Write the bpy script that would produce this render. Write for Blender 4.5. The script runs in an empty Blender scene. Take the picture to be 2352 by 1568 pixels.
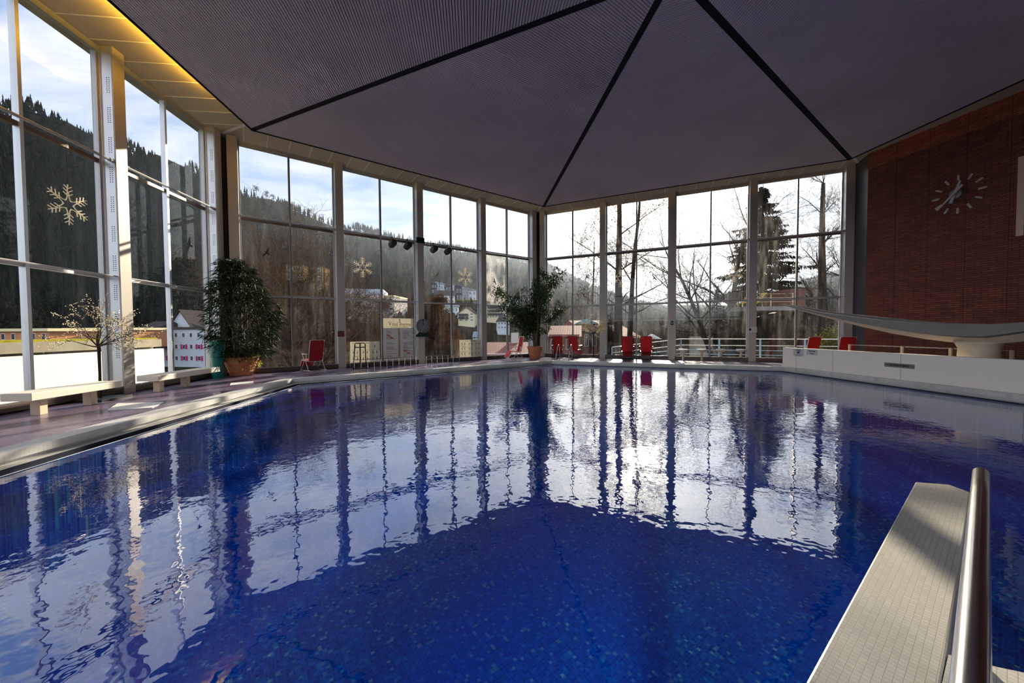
import bpy, math, random
from math import sin, cos, pi, radians, atan2, hypot, sqrt
from mathutils import Vector, Matrix
random.seed(7)
SC = bpy.context.scene
COL = SC.collection
V = Vector
SKY_STRENGTH = 1.05
SUN_STRENGTH = 9.0
EXPOSURE = 0.45
HAZE = .00020

# ------------------------------------------------------------------ camera
FPX = 827.12          # focal length in pixels of the 2352 wide frame
EYE = 1.5
PITCH, ROLL, YAW = -0.02839, -0.00625, 0.1046
cyw, syw = cos(YAW), sin(YAW)
F0, R0, U0 = V((syw, cyw, 0)), V((cyw, -syw, 0)), V((0, 0, 1))
CF = F0*cos(PITCH) + U0*sin(PITCH)
CU0 = U0*cos(PITCH) - F0*sin(PITCH)
CR = R0*cos(ROLL) + CU0*sin(ROLL)
CU = CU0*cos(ROLL) - R0*sin(ROLL)
CAMLOC = V((0, 0, EYE))
cd = bpy.data.cameras.new('camera'); cam = bpy.data.objects.new('camera', cd); COL.objects.link(cam)
m = Matrix((CR, CU, -CF)).transposed().to_4x4(); m.translation = CAMLOC
cam.matrix_world = m
cd.sensor_width = 36; cd.lens = FPX/2352*36; cd.clip_end = 5000; cd.clip_start = .05
SC.camera = cam

def ray(x, y): return CF + CR*((x-1176)/FPX) - CU*((y-784)/FPX)
def at_z(x, y, z=0.): r = ray(x, y); return CAMLOC + r*((z-EYE)/r.z)
def at_d(x, y, d): return CAMLOC + ray(x, y)*d

# ------------------------------------------------------------------ mesh builder
class MB:
    def __init__(s): s.v = []; s.f = []; s.m = []
    def add(s, vs, fs, m=0):
        b = len(s.v); s.v += [tuple(p) for p in vs]
        for q in fs: s.f.append(tuple(b+i for i in q)); s.m.append(m)
        return s
    def box(s, x0, x1, y0, y1, z0, z1, m=0):
        return s.add([(x0,y0,z0),(x1,y0,z0),(x1,y1,z0),(x0,y1,z0),(x0,y0,z1),(x1,y0,z1),(x1,y1,z1),(x0,y1,z1)],
              [(0,3,2,1),(4,5,6,7),(0,1,5,4),(1,2,6,5),(2,3,7,6),(3,0,4,7)], m)
    def obox(s, c, a, b, d, m=0):
        c, a, b, d = V(c), V(a), V(b), V(d)
        vs = [c-a-b-d, c+a-b-d, c+a+b-d, c-a+b-d, c-a-b+d, c+a-b+d, c+a+b+d, c-a+b+d]
        return s.add(vs, [(0,3,2,1),(4,5,6,7),(0,1,5,4),(1,2,6,5),(2,3,7,6),(3,0,4,7)], m)
    def quad(s, *p, m=0): return s.add(p, [tuple(range(len(p)))], m)
    def prism(s, poly, z0, z1, m=0):
        n = len(poly)
        vs = [(p[0], p[1], z0) for p in poly]+[(p[0], p[1], z1) for p in poly]
        return s.add(vs, [tuple(range(n-1,-1,-1)), tuple(range(n,2*n))]+[(i,(i+1)%n,n+(i+1)%n,n+i) for i in range(n)], m)
    def tube(s, pts, r, n=6, m=0, cap=True):
        pts = [V(p) for p in pts]; k = len(pts)
        rs = r if isinstance(r, (list, tuple)) else [r]*k
        t0 = (pts[1]-pts[0]).normalized()
        ref = V((0,0,1)) if abs(t0.z) < .9 else V((1,0,0))
        u = t0.cross(ref).normalized(); vs = []; pt = t0
        for i, p in enumerate(pts):
            t = (pts[min(i+1,k-1)]-pts[max(i-1,0)])
            t = t.normalized() if t.length > 1e-9 else pt
            u = (u - t*u.dot(t)); u = u.normalized() if u.length > 1e-6 else t.orthogonal().normalized()
            w = t.cross(u); pt = t
            for j in range(n):
                a = 2*pi*j/n; vs.append(p+(u*cos(a)+w*sin(a))*rs[i])
        fs = [(i*n+j, i*n+(j+1)%n, (i+1)*n+(j+1)%n, (i+1)*n+j) for i in range(k-1) for j in range(n)]
        if cap: fs += [tuple(range(n-1,-1,-1)), tuple((k-1)*n+j for j in range(n))]
        return s.add(vs, fs, m)
    def lathe(s, prof, n=20, c=(0,0,0), m=0):
        vs = []; k = len(prof)
        for r, z in prof:
            for j in range(n):
                a = 2*pi*j/n; vs.append((c[0]+r*cos(a), c[1]+r*sin(a), c[2]+z))
        fs = [(i*n+j, i*n+(j+1)%n, (i+1)*n+(j+1)%n, (i+1)*n+j) for i in range(k-1) for j in range(n)]
        fs += [tuple(range(n-1,-1,-1)), tuple((k-1)*n+j for j in range(n))]
        return s.add(vs, fs, m)
    def xf(s, fn, start=0):
        s.v[start:] = [tuple(fn(V(p))) for p in s.v[start:]]; return s
    def build(s, name, mats, parent=None, smooth=False, bevel=0, kind=None, label=None):
        me = bpy.data.meshes.new(name); me.from_pydata(s.v, [], s.f)
        if not isinstance(mats, (list, tuple)): mats = [mats]
        for q in mats: me.materials.append(q)
        if len(mats) > 1: me.polygons.foreach_set('material_index', s.m)
        if smooth: me.polygons.foreach_set('use_smooth', [True]*len(me.polygons))
        me.update()
        o = bpy.data.objects.new(name, me); COL.objects.link(o)
        if parent: o.parent = parent
        if bevel:
            b = o.modifiers.new('bevel', 'BEVEL'); b.width = bevel; b.segments = 2; b.limit_method = 'ANGLE'
        if kind: o['kind'] = kind
        if label: o['label'] = label
        return o

def tag(o, label, cat, group=None):
    o['label'] = label; o['category'] = cat
    if group: o['group'] = group
    return o
def thing(name, label, cat, loc=(0,0,0), rz=0, group=None):
    o = bpy.data.objects.new(name, None); COL.objects.link(o); o.empty_display_size = .2
    o.location = loc; o.rotation_euler = (0, 0, rz)
    return tag(o, label, cat, group)
def sgroup(name, loc=(0,0,0), rz=0):
    o = bpy.data.objects.new(name, None); COL.objects.link(o); o['kind'] = 'structure'
    o.location = loc; o.rotation_euler = (0, 0, rz); return o
def kids(o): return [c for c in bpy.data.objects if c.parent is o]
def dup(root, loc, rz, label, group=None):
    r = root.copy(); COL.objects.link(r); r.location = loc; r.rotation_euler = (0,0,rz); r['label'] = label
    if group: r['group'] = group
    for ch in kids(root):
        c = ch.copy(); COL.objects.link(c); c.parent = r
        for g in kids(ch):
            d = g.copy(); COL.objects.link(d); d.parent = c
    return r

# ------------------------------------------------------------------ materials
def new_mat(name):
    m = bpy.data.materials.new(name); m.use_nodes = True
    nt = m.node_tree; b = nt.nodes['Principled BSDF']
    return m, nt, b
def N(nt, t, **kw):
    n = nt.nodes.new(t)
    for k, v in kw.items():
        if k in n.inputs: n.inputs[k].default_value = v
        else: setattr(n, k, v)
    return n
def L(nt, a, b): nt.links.new(a, b)
def math_n(nt, op, a, b=None, clamp=False):
    n = nt.nodes.new('ShaderNodeMath'); n.operation = op; n.use_clamp = clamp
    for i, q in enumerate((a, b)):
        if q is None: continue
        if isinstance(q, (int, float)): n.inputs[i].default_value = q
        else: L(nt, q, n.inputs[i])
    return n.outputs[0]
def mixc(nt, fac, a, b, mode='MIX'):
    n = nt.nodes.new('ShaderNodeMix'); n.data_type = 'RGBA'; n.blend_type = mode
    for i, q in ((0, fac), (6, a), (7, b)):
        if isinstance(q, (int, float)): n.inputs[i].default_value = q
        elif isinstance(q, (tuple, list)): n.inputs[i].default_value = (*q[:3], 1)
        else: L(nt, q, n.inputs[i])
    return n.outputs[2]
def ramp(nt, fac, stops):
    n = nt.nodes.new('ShaderNodeValToRGB'); el = n.color_ramp.elements
    while len(el) < len(stops): el.new(.5)
    for e, (p, c) in zip(el, stops):
        e.position = p; e.color = (*c[:3], 1) if isinstance(c, (tuple, list)) else (c, c, c, 1)
    L(nt, fac, n.inputs[0]); return n.outputs[0]
def objco(nt, scale=(1,1,1), rot=(0,0,0)):
    t = nt.nodes.new('ShaderNodeTexCoord'); mp = nt.nodes.new('ShaderNodeMapping')
    mp.inputs['Scale'].default_value = scale; mp.inputs['Rotation'].default_value = rot
    L(nt, t.outputs['Object'], mp.inputs[0]); return mp.outputs[0]
def mat(name, col, rough=.5, metal=0, spec=.5, var=.12, scale=6, bump=0, island=0, trans=0, emit=None):
    """plain surface: colour with a little procedural variation; island = per-piece hue spread"""
    m, nt, b = new_mat(name)
    b.inputs['Roughness'].default_value = rough; b.inputs['Metallic'].default_value = metal
    b.inputs['Specular IOR Level'].default_value = spec
    co = objco(nt)
    nz = N(nt, 'ShaderNodeTexNoise', Scale=scale, Detail=4); L(nt, co, nz.inputs['Vector'])
    c = mixc(nt, nz.outputs[0], [x*(1-var) for x in col], [min(1, x*(1+var)) for x in col])
    if island:
        g = nt.nodes.new('ShaderNodeNewGeometry')
        c = mixc(nt, g.outputs['Random Per Island'], mixc(nt, 1., c, (1-island,)*3, 'MULTIPLY'), mixc(nt, 1., c, (1+island, 1+island*.8, 1+island*.4), 'MULTIPLY'))
    L(nt, c, b.inputs['Base Color'])
    if bump:
        bn = N(nt, 'ShaderNodeBump', Strength=bump, Distance=.01); L(nt, nz.outputs[0], bn.inputs['Height']); L(nt, bn.outputs[0], b.inputs['Normal'])
    if trans:
        tr = nt.nodes.new('ShaderNodeBsdfTranslucent'); L(nt, c, tr.inputs[0])
        mx = nt.nodes.new('ShaderNodeMixShader'); mx.inputs[0].default_value = trans
        L(nt, b.outputs[0], mx.inputs[1]); L(nt, tr.outputs[0], mx.inputs[2])
        L(nt, mx.outputs[0], nt.nodes['Material Output'].inputs[0])
    if emit:
        b.inputs['Emission Color'].default_value = (*emit[:3], 1); b.inputs['Emission Strength'].default_value = emit[3]
    return m
def tile_mat(name, c1, c2, grout, tw, th, mortar, rough, plane='xy', rot=0., mrough=.6, offset=0., rvar=0, bumps=.3):
    m, nt, b = new_mat(name)
    r = {'xy': (0,0,rot), 'xz': (radians(-90),0,0), 'yz': (radians(-90),0,radians(0))}[plane]
    tc = nt.nodes.new('ShaderNodeTexCoord'); sx = nt.nodes.new('ShaderNodeSeparateXYZ'); cb = nt.nodes.new('ShaderNodeCombineXYZ')
    L(nt, tc.outputs['Object'], sx.inputs[0])
    if plane == 'xy':
        mp = nt.nodes.new('ShaderNodeMapping'); mp.inputs['Rotation'].default_value = (0,0,rot); L(nt, tc.outputs['Object'], mp.inputs[0]); vec = mp.outputs[0]
    else:
        L(nt, sx.outputs[0 if plane == 'xz' else 1], cb.inputs[0]); L(nt, sx.outputs[2], cb.inputs[1]); vec = cb.outputs[0]
    br = nt.nodes.new('ShaderNodeTexBrick'); br.offset = offset; br.squash = 1
    br.inputs['Color1'].default_value = (*c1,1); br.inputs['Color2'].default_value = (*c2,1); br.inputs['Mortar'].default_value = (*grout,1)
    br.inputs['Scale'].default_value = 1; br.inputs['Mortar Size'].default_value = mortar; br.inputs['Brick Width'].default_value = tw; br.inputs['Row Height'].default_value = th
    br.inputs['Mortar Smooth'].default_value = .2; br.inputs['Bias'].default_value = 0
    L(nt, vec, br.inputs['Vector'])
    nz = N(nt, 'ShaderNodeTexNoise', Scale=1.3, Detail=6); L(nt, tc.outputs['Object'], nz.inputs['Vector'])
    c = mixc(nt, math_n(nt, 'MULTIPLY', nz.outputs[0], .45), br.outputs[0], (0,0,0))
    L(nt, c, b.inputs['Base Color'])
    rr = math_n(nt, 'ADD', math_n(nt, 'MULTIPLY', br.outputs['Fac'], mrough-rough), rough)
    if rvar: rr = math_n(nt, 'ADD', rr, math_n(nt, 'MULTIPLY', ramp(nt, nz.outputs[0], [(.42,0.),(.62,1.)]), rvar), True)
    L(nt, rr, b.inputs['Roughness'])
    if bumps:
        bn = N(nt, 'ShaderNodeBump', Strength=bumps, Distance=.002); bn.invert = True; L(nt, br.outputs['Fac'], bn.inputs['Height']); L(nt, bn.outputs[0], b.inputs['Normal'])
    return m

SUNDIR = ray(1456, 452).normalized()
M = {}
M['paint'] = mat('cream_paint', (.44,.405,.365), .4, var=.05, scale=2)
M['alu'] = mat('pale_aluminium', (.62,.64,.68), .38, .55, var=.05, scale=3)
M['mull'] = mat('shaded_mullion', (.25,.235,.23), .45, .3, var=.06)  # pale mullion metal darkened: shade on the unlit fronts put into the colour
M['frame'] = mat('grey_window_metal', (.42,.42,.43), .4, .4, var=.06)
M['dframe'] = mat('dark_bronze_metal', (.10,.075,.065), .42, .3, var=.1)
M['black'] = mat('black_metal', (.012,.012,.014), .45, .2)
M['hole'] = mat('dark_hole', (.01,.01,.012), .9)
M['slat'] = mat('grey_mauve_slat', (.60,.54,.57), .55, .1, var=.22, scale=.55)
M['void'] = mat('black_felt', (.006,.006,.008), .95)
M['soffit'] = mat('beige_soffit', (.50,.43,.31), .6, var=.08, scale=1.5)
M['joint'] = mat('white_joint', (.8,.78,.72), .5)
M['white'] = mat('white_plaster', (.88,.82,.75), .6, var=.04, scale=1.2)
M['owhite'] = mat('white_outside_render', (.88,.86,.82), .7, spec=0, var=.05, scale=.8)
M['concrete'] = mat('weathered_concrete', (.30,.27,.21), .85, spec=0, var=.45, scale=2.2, bump=.3)
M['trough'] = mat('raw_grey_concrete', (.27,.255,.25), .8, spec=.2, var=.25, scale=1.6, bump=.2)
M['trough_lit'] = mat('bounce_lit_concrete', (.66,.56,.42), .6, var=.06)  # trough underside and pedestal: bounced light put into the concrete colour
M['stone'] = mat('board_marked_concrete', (.27,.255,.24), .75, var=.12, scale=3.5, bump=.12)
M['steel'] = mat('brushed_steel', (.68,.66,.63), .22, 1., var=.08, scale=12)
M['chrome'] = mat('white_tube', (.80,.80,.80), .25, .3)
M['red'] = mat('red_mesh_fabric', (.42,.022,.028), .65, var=.18, scale=9, trans=.35)
M['redpad'] = mat('red_pad_fabric', (.46,.03,.03), .6, var=.15, scale=12)
M['wood'] = mat('pale_bench_stone', (.70,.66,.58), .5, var=.07, scale=5)
M['leg'] = mat('beige_bench_leg', (.68,.55,.40), .5, var=.06)
M['terra'] = mat('terracotta', (.46,.17,.085), .7, var=.18, scale=7, bump=.2)
M['soil'] = mat('potting_soil', (.03,.022,.015), .95)
M['green_plastic'] = mat('green_plastic', (.0,.16,.14), .35)
M['bamboo'] = mat('bamboo_leaf', (.013,.026,.006), .5, spec=.25, var=.3, island=.6, trans=.25)
M['ficus'] = mat('ficus_leaf', (.018,.040,.010), .4, spec=.3, var=.25, island=.5, trans=.3)
M['vine'] = mat('yellow_vine_leaf', (.42,.38,.04), .5, var=.2, island=.3, trans=.4)
M['cane'] = mat('plant_stem', (.10,.075,.03), .7)
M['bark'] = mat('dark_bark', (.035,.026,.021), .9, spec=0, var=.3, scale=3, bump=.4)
M['bark2'] = mat('olive_sunlit_bark', (.15,.11,.07), .9, spec=0, var=.3, scale=2, bump=.4)  # lighter bark copy, sunshine put into the colour
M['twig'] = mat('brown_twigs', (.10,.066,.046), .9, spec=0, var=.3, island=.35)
M['twig2'] = mat('olive_sunlit_twigs', (.16,.115,.07), .9, spec=0, var=.3, island=.4)  # lighter twig copy, sunshine put into the colour
M['dtwig'] = mat('dark_twigs', (.05,.036,.028), .9, spec=0, var=.3, island=.3)
M['rust'] = mat('rusty_beech_leaf', (.075,.036,.02), .8, spec=0, island=.4, trans=.3)
M['blossom'] = mat('light_bud', (.9,.78,.52), .3, emit=(1,.72,.38,.12))
M['ltwig'] = mat('light_tree_twig', (.03,.02,.015), .6)
M['snow'] = mat('clear_light_tube', (.85,.80,.66), .25, trans=.35, emit=(1,.82,.5,.10))
M['yellow'] = mat('yellow_fabric', (.62,.34,.02), .6)
M['paper'] = mat('white_paper', (.80,.77,.66), .6, trans=.45)
M['paper2'] = mat('grey_white_panel', (.62,.62,.62), .5, trans=.12)
M['ink'] = mat('dark_ink', (.02,.02,.02), .6)
M['inkg'] = mat('grey_ink', (.22,.22,.22), .6)
M['inkgr'] = mat('pale_green_ink', (.50,.55,.40), .6)
M['inkr'] = mat('rust_red_ink', (.48,.10,.05), .6)
M['inkb'] = mat('blue_ink', (.03,.05,.25), .6)
M['greensign'] = mat('dark_green_board', (.006,.02,.015), .5)
M['plate'] = mat('grey_plate', (.28,.28,.29), .4, .4)
M['brownplate'] = mat('brown_enamel', (.12,.03,.015), .5)
M['magenta'] = mat('magenta_shutter', (.45,.01,.16), .6)
M['orange_wall'] = mat('salmon_render', (.58,.26,.13), .8, spec=0, scale=1)
M['yellow_wall'] = mat('ochre_render', (.20,.145,.065), .8, spec=0, scale=1)
M['pale_wall'] = mat('pale_render', (.62,.56,.52), .8, spec=0, scale=1)
M['bluewall'] = mat('pale_blue_render', (.50,.55,.62), .8, spec=0, scale=1)
M['darkwall'] = mat('charcoal_cladding', (.045,.045,.055), .8, spec=0)
M['cream_wall'] = mat('cream_render', (.66,.60,.42), .8, spec=0)
M['pinkwall'] = mat('dusty_pink_render', (.20,.10,.08), .8, spec=0)
M['fascia'] = mat('cream_fascia', (.75,.65,.36), .7)
M['pane'] = mat('dark_house_glass', (.03,.04,.055), .12)
M['darkroof'] = mat('dark_roof_tile', (.06,.05,.05), .8, spec=0, var=.25)
M['greyroof'] = mat('grey_roof', (.22,.24,.27), .7, spec=0)
M['teal'] = mat('teal_roof', (.08,.17,.19), .6, spec=0)
M['redroof'] = tile_mat('red_roof_tile', (.22,.065,.05), (.18,.055,.042), (.20,.05,.04), .25, .36, .03, .7, mrough=.9, bumps=0)
M['bluerail'] = mat('pale_blue_rail', (.20,.32,.48), .4)
M['whiterail'] = mat('white_rail', (.80,.79,.76), .35)
M['moss'] = mat('moss', (.26,.24,.02), .95, spec=0, var=.5, scale=5)
M['grass'] = mat('winter_grass', (.022,.020,.013), .95, spec=0, var=.4, scale=.12)
M['meadow'] = mat('yellow_green_meadow', (.28,.25,.03), .95, spec=0, var=.3, scale=.3)
M['gravel'] = mat('terrace_paving', (.42,.40,.36), .85, spec=0, var=.2, scale=3)
M['bush'] = mat('fresh_green_leaf', (.13,.16,.03), .7, spec=0, island=.5, trans=.3)
M['dbush'] = mat('dark_green_leaf', (.03,.045,.016), .7, spec=0, island=.5, trans=.15)
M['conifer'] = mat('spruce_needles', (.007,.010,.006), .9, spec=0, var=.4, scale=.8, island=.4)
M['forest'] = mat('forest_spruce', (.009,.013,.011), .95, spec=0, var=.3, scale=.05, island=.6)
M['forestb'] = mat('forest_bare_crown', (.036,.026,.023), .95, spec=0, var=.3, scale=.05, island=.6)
M['cove'] = mat('cove_lamp_tube', (1,.8,.3), .5, emit=(1,.56,.05,120.))
M['whitetile'] = tile_mat('white_mosaic', (.74,.73,.68), (.66,.65,.60), (.40,.36,.28), .026, .026, .0016, .22, rot=radians(-30), bumps=.25)
M['rim'] = tile_mat('white_rim_tile', (.80,.80,.80), (.74,.74,.74), (.62,.61,.59), .05, .05, .002, .3, bumps=.2)
M['deck'] = tile_mat('plum_deck_mosaic', (.27,.19,.32), (.20,.14,.26), (.09,.075,.11), .026, .026, .003, .10, mrough=.35, rot=radians(0), rvar=.22, bumps=.15)
M['darktile'] = tile_mat('blue_black_tile', (.035,.035,.055), (.025,.023,.04), (.13,.13,.15), .15, .055, .007, .35, 'xz')
M['gutter'] = mat('dark_gutter_tile', (.03,.035,.06), .3)
M['matwhite'] = mat('pale_grey_mat', (.72,.72,.70), .5, var=.05)

for k in ('blossom','snow'):
    try: M[k].cycles.emission_sampling = 'NONE'
    except Exception: pass

# ---- brick, glass, water, mosaic
m, nt, b = new_mat('long_red_brick')
tc = nt.nodes.new('ShaderNodeTexCoord'); sx = nt.nodes.new('ShaderNodeSeparateXYZ'); cb = nt.nodes.new('ShaderNodeCombineXYZ')
L(nt, tc.outputs['Object'], sx.inputs[0]); L(nt, sx.outputs[0], cb.inputs[0]); L(nt, sx.outputs[2], cb.inputs[1])
br = nt.nodes.new('ShaderNodeTexBrick'); br.offset = .5
for k, v in (('Scale',1),('Mortar Size',.009),('Brick Width',.30),('Row Height',.071),('Bias',-.1),('Mortar Smooth',.1)): br.inputs[k].default_value = v
br.inputs['Color1'].default_value = (.33,.092,.045,1); br.inputs['Color2'].default_value = (.18,.045,.028,1); br.inputs['Mortar'].default_value = (.05,.03,.025,1)
L(nt, cb.outputs[0], br.inputs['Vector'])
pn = nt.nodes.new('ShaderNodeTexBrick'); pn.offset = 0
for k, v in (('Scale',1),('Mortar Size',.012),('Brick Width',.92),('Row Height',40.),('Mortar Smooth',.1)): pn.inputs[k].default_value = v
L(nt, cb.outputs[0], pn.inputs['Vector'])
nz = N(nt, 'ShaderNodeTexNoise', Scale=.9, Detail=5); L(nt, tc.outputs['Object'], nz.inputs['Vector'])
c = mixc(nt, math_n(nt, 'MULTIPLY', nz.outputs[0], .55), br.outputs[0], (.05,.02,.018))
c = mixc(nt, math_n(nt, 'MULTIPLY', pn.outputs['Fac'], .7), c, (.03,.018,.015))
L(nt, c, b.inputs['Base Color']); b.inputs['Roughness'].default_value = .75
bn = N(nt, 'ShaderNodeBump', Strength=.6, Distance=.01); bn.invert = True; L(nt, br.outputs['Fac'], bn.inputs['Height']); L(nt, bn.outputs[0], b.inputs['Normal'])
M['brick'] = m

def glass_mat(name, dirt, fog=0):
    m = bpy.data.materials.new(name); m.use_nodes = True; nt = m.node_tree; nt.nodes.clear()
    out = nt.nodes.new('ShaderNodeOutputMaterial')
    tr = nt.nodes.new('ShaderNodeBsdfTransparent'); tr.inputs[0].default_value = (.93,.955,.955,1)
    gl = nt.nodes.new('ShaderNodeBsdfGlossy'); gl.inputs['Roughness'].default_value = 0; gl.inputs[0].default_value = (1,1,1,1)
    tl = nt.nodes.new('ShaderNodeBsdfTranslucent'); tl.inputs[0].default_value = (.85,.86,.84,1)
    fr = nt.nodes.new('ShaderNodeFresnel'); fr.inputs[0].default_value = 1.40
    co = objco(nt, (2.2,2.2,.28)); nz = N(nt, 'ShaderNodeTexNoise', Scale=2.0, Detail=3, Roughness=.62); L(nt, co, nz.inputs['Vector'])
    co2 = objco(nt, (.5,.5,.35)); n2 = N(nt, 'ShaderNodeTexNoise', Scale=1., Detail=0); L(nt, co2, n2.inputs['Vector'])
    if fog:
        wv = objco(nt, (1,1,.55)); n3 = N(nt, 'ShaderNodeTexNoise', Scale=1.5, Detail=5, Distortion=1.6); L(nt, wv, n3.inputs['Vector'])
        d = math_n(nt, 'MULTIPLY', ramp(nt, n3.outputs[0], [(.40,.06),(.62,1.)]), fog)
    else:
        d = math_n(nt, 'MULTIPLY', ramp(nt, nz.outputs[0], [(.45,.12),(.72,1.)]), math_n(nt, 'MULTIPLY', ramp(nt, n2.outputs[0], [(.35,.15),(.7,1.)]), dirt))
    a = nt.nodes.new('ShaderNodeMixShader'); L(nt, d, a.inputs[0]); L(nt, tr.outputs[0], a.inputs[1]); L(nt, tl.outputs[0], a.inputs[2])
    c = nt.nodes.new('ShaderNodeMixShader'); L(nt, fr.outputs[0], c.inputs[0]); L(nt, a.outputs[0], c.inputs[1]); L(nt, gl.outputs[0], c.inputs[2])
    L(nt, c.outputs[0], out.inputs[0]); return m
M['glass'] = glass_mat('window_glass', .055); M['glassC'] = glass_mat('hazy_window_glass', .10)
M['fogglass'] = glass_mat('fogged_glass', .1, .28)

# water: mirror film on top (Fresnel), half refracting / half clear below, rippled
m = bpy.data.materials.new('rippled_water'); m.use_nodes = True; nt = m.node_tree; nt.nodes.clear()
out = nt.nodes.new('ShaderNodeOutputMaterial')
co = objco(nt, (1,1,1))
n1 = N(nt, 'ShaderNodeTexNoise', Scale=4.6, Detail=2, Roughness=.5); L(nt, co, n1.inputs['Vector'])
n2 = N(nt, 'ShaderNodeTexNoise', Scale=13., Detail=1); L(nt, co, n2.inputs['Vector'])
n3 = N(nt, 'ShaderNodeTexNoise', Scale=.35, Detail=0); L(nt, co, n3.inputs['Vector'])
# ring ripples around a jet in the far part of the pool
vs = N(nt, 'ShaderNodeVectorMath', operation='DISTANCE'); L(nt, co, vs.inputs[0]); JET = at_z(1712, 968, -.12); vs.inputs[1].default_value = tuple(JET)
ringw = math_n(nt, 'SINE', math_n(nt, 'MULTIPLY', vs.outputs['Value'], 26.))
rfall = ramp(nt, math_n(nt, 'MULTIPLY', vs.outputs['Value'], .5), [(0.,1.),(.75,0.)])
far = N(nt, 'ShaderNodeSeparateXYZ'); L(nt, co, far.inputs[0])
calm = ramp(nt, math_n(nt, 'DIVIDE', far.outputs[1], 16.), [(.15,.55),(.6,1.)])
h = math_n(nt, 'ADD', math_n(nt, 'MULTIPLY', n1.outputs[0], .85), math_n(nt, 'MULTIPLY', n2.outputs[0], .28))
h = math_n(nt, 'MULTIPLY', h, math_n(nt, 'MULTIPLY', calm, ramp(nt, n3.outputs[0], [(.35,.6),(.65,1.15)])))
h = math_n(nt, 'ADD', h, math_n(nt, 'MULTIPLY', math_n(nt, 'MULTIPLY', ringw, rfall), .10))
bn = N(nt, 'ShaderNodeBump', Strength=1., Distance=.0055); L(nt, h, bn.inputs['Height'])
gl = nt.nodes.new('ShaderNodeBsdfGlossy'); gl.inputs['Roughness'].default_value = .015; L(nt, bn.outputs[0], gl.inputs['Normal'])
rf = nt.nodes.new('ShaderNodeBsdfRefraction'); rf.inputs['IOR'].default_value = 1.33; rf.inputs['Roughness'].default_value = 0; rf.inputs[0].default_value = (.42,.82,1,1); L(nt, bn.outputs[0], rf.inputs['Normal'])
tr = nt.nodes.new('ShaderNodeBsdfTransparent'); tr.inputs[0].default_value = (.5,.85,1,1)
a = nt.nodes.new('ShaderNodeMixShader'); a.inputs[0].default_value = .4; L(nt, tr.outputs[0], a.inputs[1]); L(nt, rf.outputs[0], a.inputs[2])
df = nt.nodes.new('ShaderNodeBsdfDiffuse'); df.inputs[0].default_value = (.0,.04,.62,1)
a2 = nt.nodes.new('ShaderNodeMixShader'); a2.inputs[0].default_value = .20; L(nt, a.outputs[0], a2.inputs[1]); L(nt, df.outputs[0], a2.inputs[2])
lw = nt.nodes.new('ShaderNodeLayerWeight'); lw.inputs['Blend'].default_value = .5
fac = math_n(nt, 'ADD', math_n(nt, 'MULTIPLY', math_n(nt, 'POWER', lw.outputs['Facing'], 1.9), .90), .02)
c = nt.nodes.new('ShaderNodeMixShader'); L(nt, fac, c.inputs[0]); L(nt, a2.outputs[0], c.inputs[1]); L(nt, gl.outputs[0], c.inputs[2])
L(nt, c.outputs[0], out.inputs[0]); M['water'] = m

# pool mosaic: per-tile blues, sparkle of light put in as odd turquoise or pearl tiles
m, nt, b = new_mat('blue_glass_mosaic')
co = objco(nt, (1,1,1), (0,0,radians(-30)))
br = nt.nodes.new('ShaderNodeTexBrick'); br.offset = 0
for k, v in (('Scale',1),('Mortar Size',.0022),('Brick Width',.03),('Row Height',.03),('Mortar Smooth',.1),('Bias',0)): br.inputs[k].default_value = v
br.inputs['Color1'].default_value = (0,0,0,1); br.inputs['Color2'].default_value = (1,1,1,1)
L(nt, co, br.inputs['Vector'])
sn = N(nt, 'ShaderNodeVectorMath', operation='SNAP'); L(nt, co, sn.inputs[0]); sn.inputs[1].default_value = (.03,.03,.5)
wn = N(nt, 'ShaderNodeTexWhiteNoise', noise_dimensions='3D'); L(nt, sn.outputs[0], wn.inputs['Vector'])
c = ramp(nt, wn.outputs[0], [(0.,(.001,.02,.26)),(.45,(.002,.06,.50)),(.85,(.004,.15,.74)),(.94,(.01,.34,.78)),(.97,(.20,.65,.66)),(1.,(.95,.95,.7))])
nt.nodes[-1].color_ramp.interpolation = 'CONSTANT' if False else 'LINEAR'
c = mixc(nt, math_n(nt, 'MULTIPLY', br.outputs['Fac'], .8), c, (.02,.30,.60))
L(nt, c, b.inputs['Base Color']); b.inputs['Roughness'].default_value = .6; b.inputs['Specular IOR Level'].default_value = 0
M['mosaic'] = m

# ------------------------------------------------------------------ sky, sun
w = bpy.data.worlds.new('sky'); SC.world = w; w.use_nodes = True; nt = w.node_tree; nt.nodes.clear()
out = nt.nodes.new('ShaderNodeOutputWorld'); bg = nt.nodes.new('ShaderNodeBackground')
tc = nt.nodes.new('ShaderNodeTexCoord'); sx = nt.nodes.new('ShaderNodeSeparateXYZ'); L(nt, tc.outputs['Generated'], sx.inputs[0])
zc = math_n(nt, 'ADD', math_n(nt, 'MAXIMUM', sx.outputs[2], 0.), .22)
cb = nt.nodes.new('ShaderNodeCombineXYZ'); L(nt, math_n(nt, 'DIVIDE', sx.outputs[0], zc), cb.inputs[0]); L(nt, math_n(nt, 'DIVIDE', sx.outputs[1], zc), cb.inputs[1])
mp = nt.nodes.new('ShaderNodeMapping'); mp.inputs['Rotation'].default_value = (0,0,radians(35)); mp.inputs['Scale'].default_value = (.75,1.7,1); L(nt, cb.outputs[0], mp.inputs[0])
n1 = N(nt, 'ShaderNodeTexNoise', Scale=1.7, Detail=6, Roughness=.6, Distortion=.5); L(nt, mp.outputs[0], n1.inputs['Vector'])
cloud = ramp(nt, n1.outputs[0], [(.35,.10),(.60,.97)])
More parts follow.
